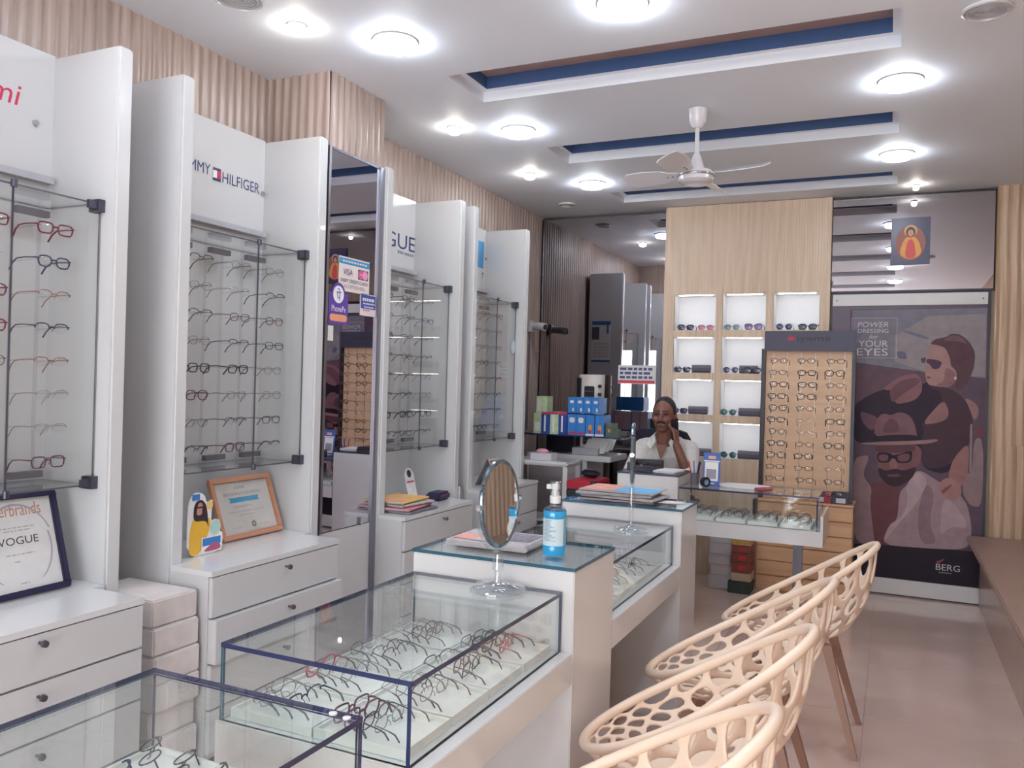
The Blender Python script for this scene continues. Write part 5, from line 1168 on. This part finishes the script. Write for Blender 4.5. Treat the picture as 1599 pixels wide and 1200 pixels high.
part('card', MB().prism(rrect(0, .108, 0, .215, .006), (-1.085, 5.29, .8828), X_, (0, .12, .99), .004), PAYB, qc)
mb = MB(); o3 = (-1.085, 5.2852, .8828); v3 = (0, .12, .99)
for k, (p, m) in enumerate(((rect(.012, .096, .035, .155), 0), (rect(.004, .104, .157, .166), 0), (rrect(.03, .08, .175, .195, .008), 1), (rect(.022, .084, .05, .11), 2), (rect(.028, .075, .016, .024), 0), (circ(.018, .02, .006), 1))): flat(mb, p, o3, X_, v3, .0003*k, m)
part('printed_face', mb, [INKW, mat('pay_peach', (226, 180, 160), .5), mat('pay_grey', (150, 152, 166), .6)], qc); part('foot', MB().box(-1.085, -.98, 5.295, 5.36, .8828, .886), PAYB, qc)
tag(obj('open_register', MB().prism(chaikin([(0, 0), (.30, -.03), (.33, .20), (.16, .26), (.0, .22)], 1), (-1.0, 5.30, .8828), (1, 0, 0), (0, 1, 0), .006), PAPER), 'open white register lying on the glass case top', 'book')
pn = obj('folded_spectacle_case', MB().tube([(-.055, 0, .01), (0, 0, .012), (.055, 0, .018)], [.010, .014, .011], 10), mat('pouch_red', (150, 70, 76), .5), None, (-.70, 5.25, .8828), (0, 0, .25), smooth=True); tag(pn, 'slim dark red spectacle pouch at the right of the case top', 'case')
obj('clasp', MB().ell((.05, 0, .018), (.006, .013, .012), 8, 5), CHROME, pn)
# ------------------------------------------------------------------ cartons on the floor
for k, (z0, z1, dx) in enumerate(((0, .10, 0), (.102, .182, .01), (.184, .258, -.005), (.26, .342, .0), (.344, .42, .004))):
    o = box('white_carton', -1.225+dx, -1.06+dx, 6.30, 6.60, z0+.0005, z1, mat('carton_white', (204, 200, 206), .6, var=.06), bevel=.002)
    tag(o, f'white carton, {ORD[k]} up in the stack under the case', 'carton', 'white cartons under the case'); box('lid', -1.228+dx, -1.057+dx, 6.297, 6.603, z1-.018, z1+.0012, mat('carton_lid', (196, 192, 200), .6), o)
RB = mat('carton_brown', (140, 74, 68), .6, var=.1, scale=20); RRED = mat('carton_red', (206, 60, 66), .5)
for k, (z0, z1, m, l) in enumerate(((.0, .085, mat('carton_green', (52, 66, 62), .6), 'dark green carton at the bottom of the brown stack'), (.0865, .148, mat('carton_cream', (196, 176, 152), .6), 'cream carton in the brown stack'),
      (.15, .224, RB, 'lowest red-brown carton in the stack under the case'), (.226, .295, RB, 'middle red-brown carton in the stack under the case'), (.297, .35, RB, 'upper red-brown carton in the stack under the case'), (.352, .42, mat('carton_yellow', (196, 156, 90), .6, var=.2, scale=25), 'yellow-brown carton on top of the stack under the case'))):
    g = .02 if k == 0 else 0
    o = box('paper_carton', -1.05-g, -.91+.0, 6.24-g, 6.41, z0+.0005, z1, m, bevel=.002); tag(o, l, 'carton', 'brown cartons under the case')
    if 2 <= k <= 4: obj('printed_mark', flat(MB(), rrect(-1.0, -.945, z0+.018, z1-.018, .008), (0, 6.2392, 0), X_, Z_), RRED, o)
for k in range(7):
    z0 = k*.1; dx = random.uniform(-.02, .015)
    o = box('foam_carton', -2.70, -2.33+dx, 2.105, 2.315, z0+.0005, z0+.099, mat('foam_white', (214, 208, 206), .7, var=.08, scale=12), bevel=.006)
    tag(o, f'rough white carton, {ORD[k]} from the floor, between the two left cupboards', 'carton', 'white cartons between the left cupboards')
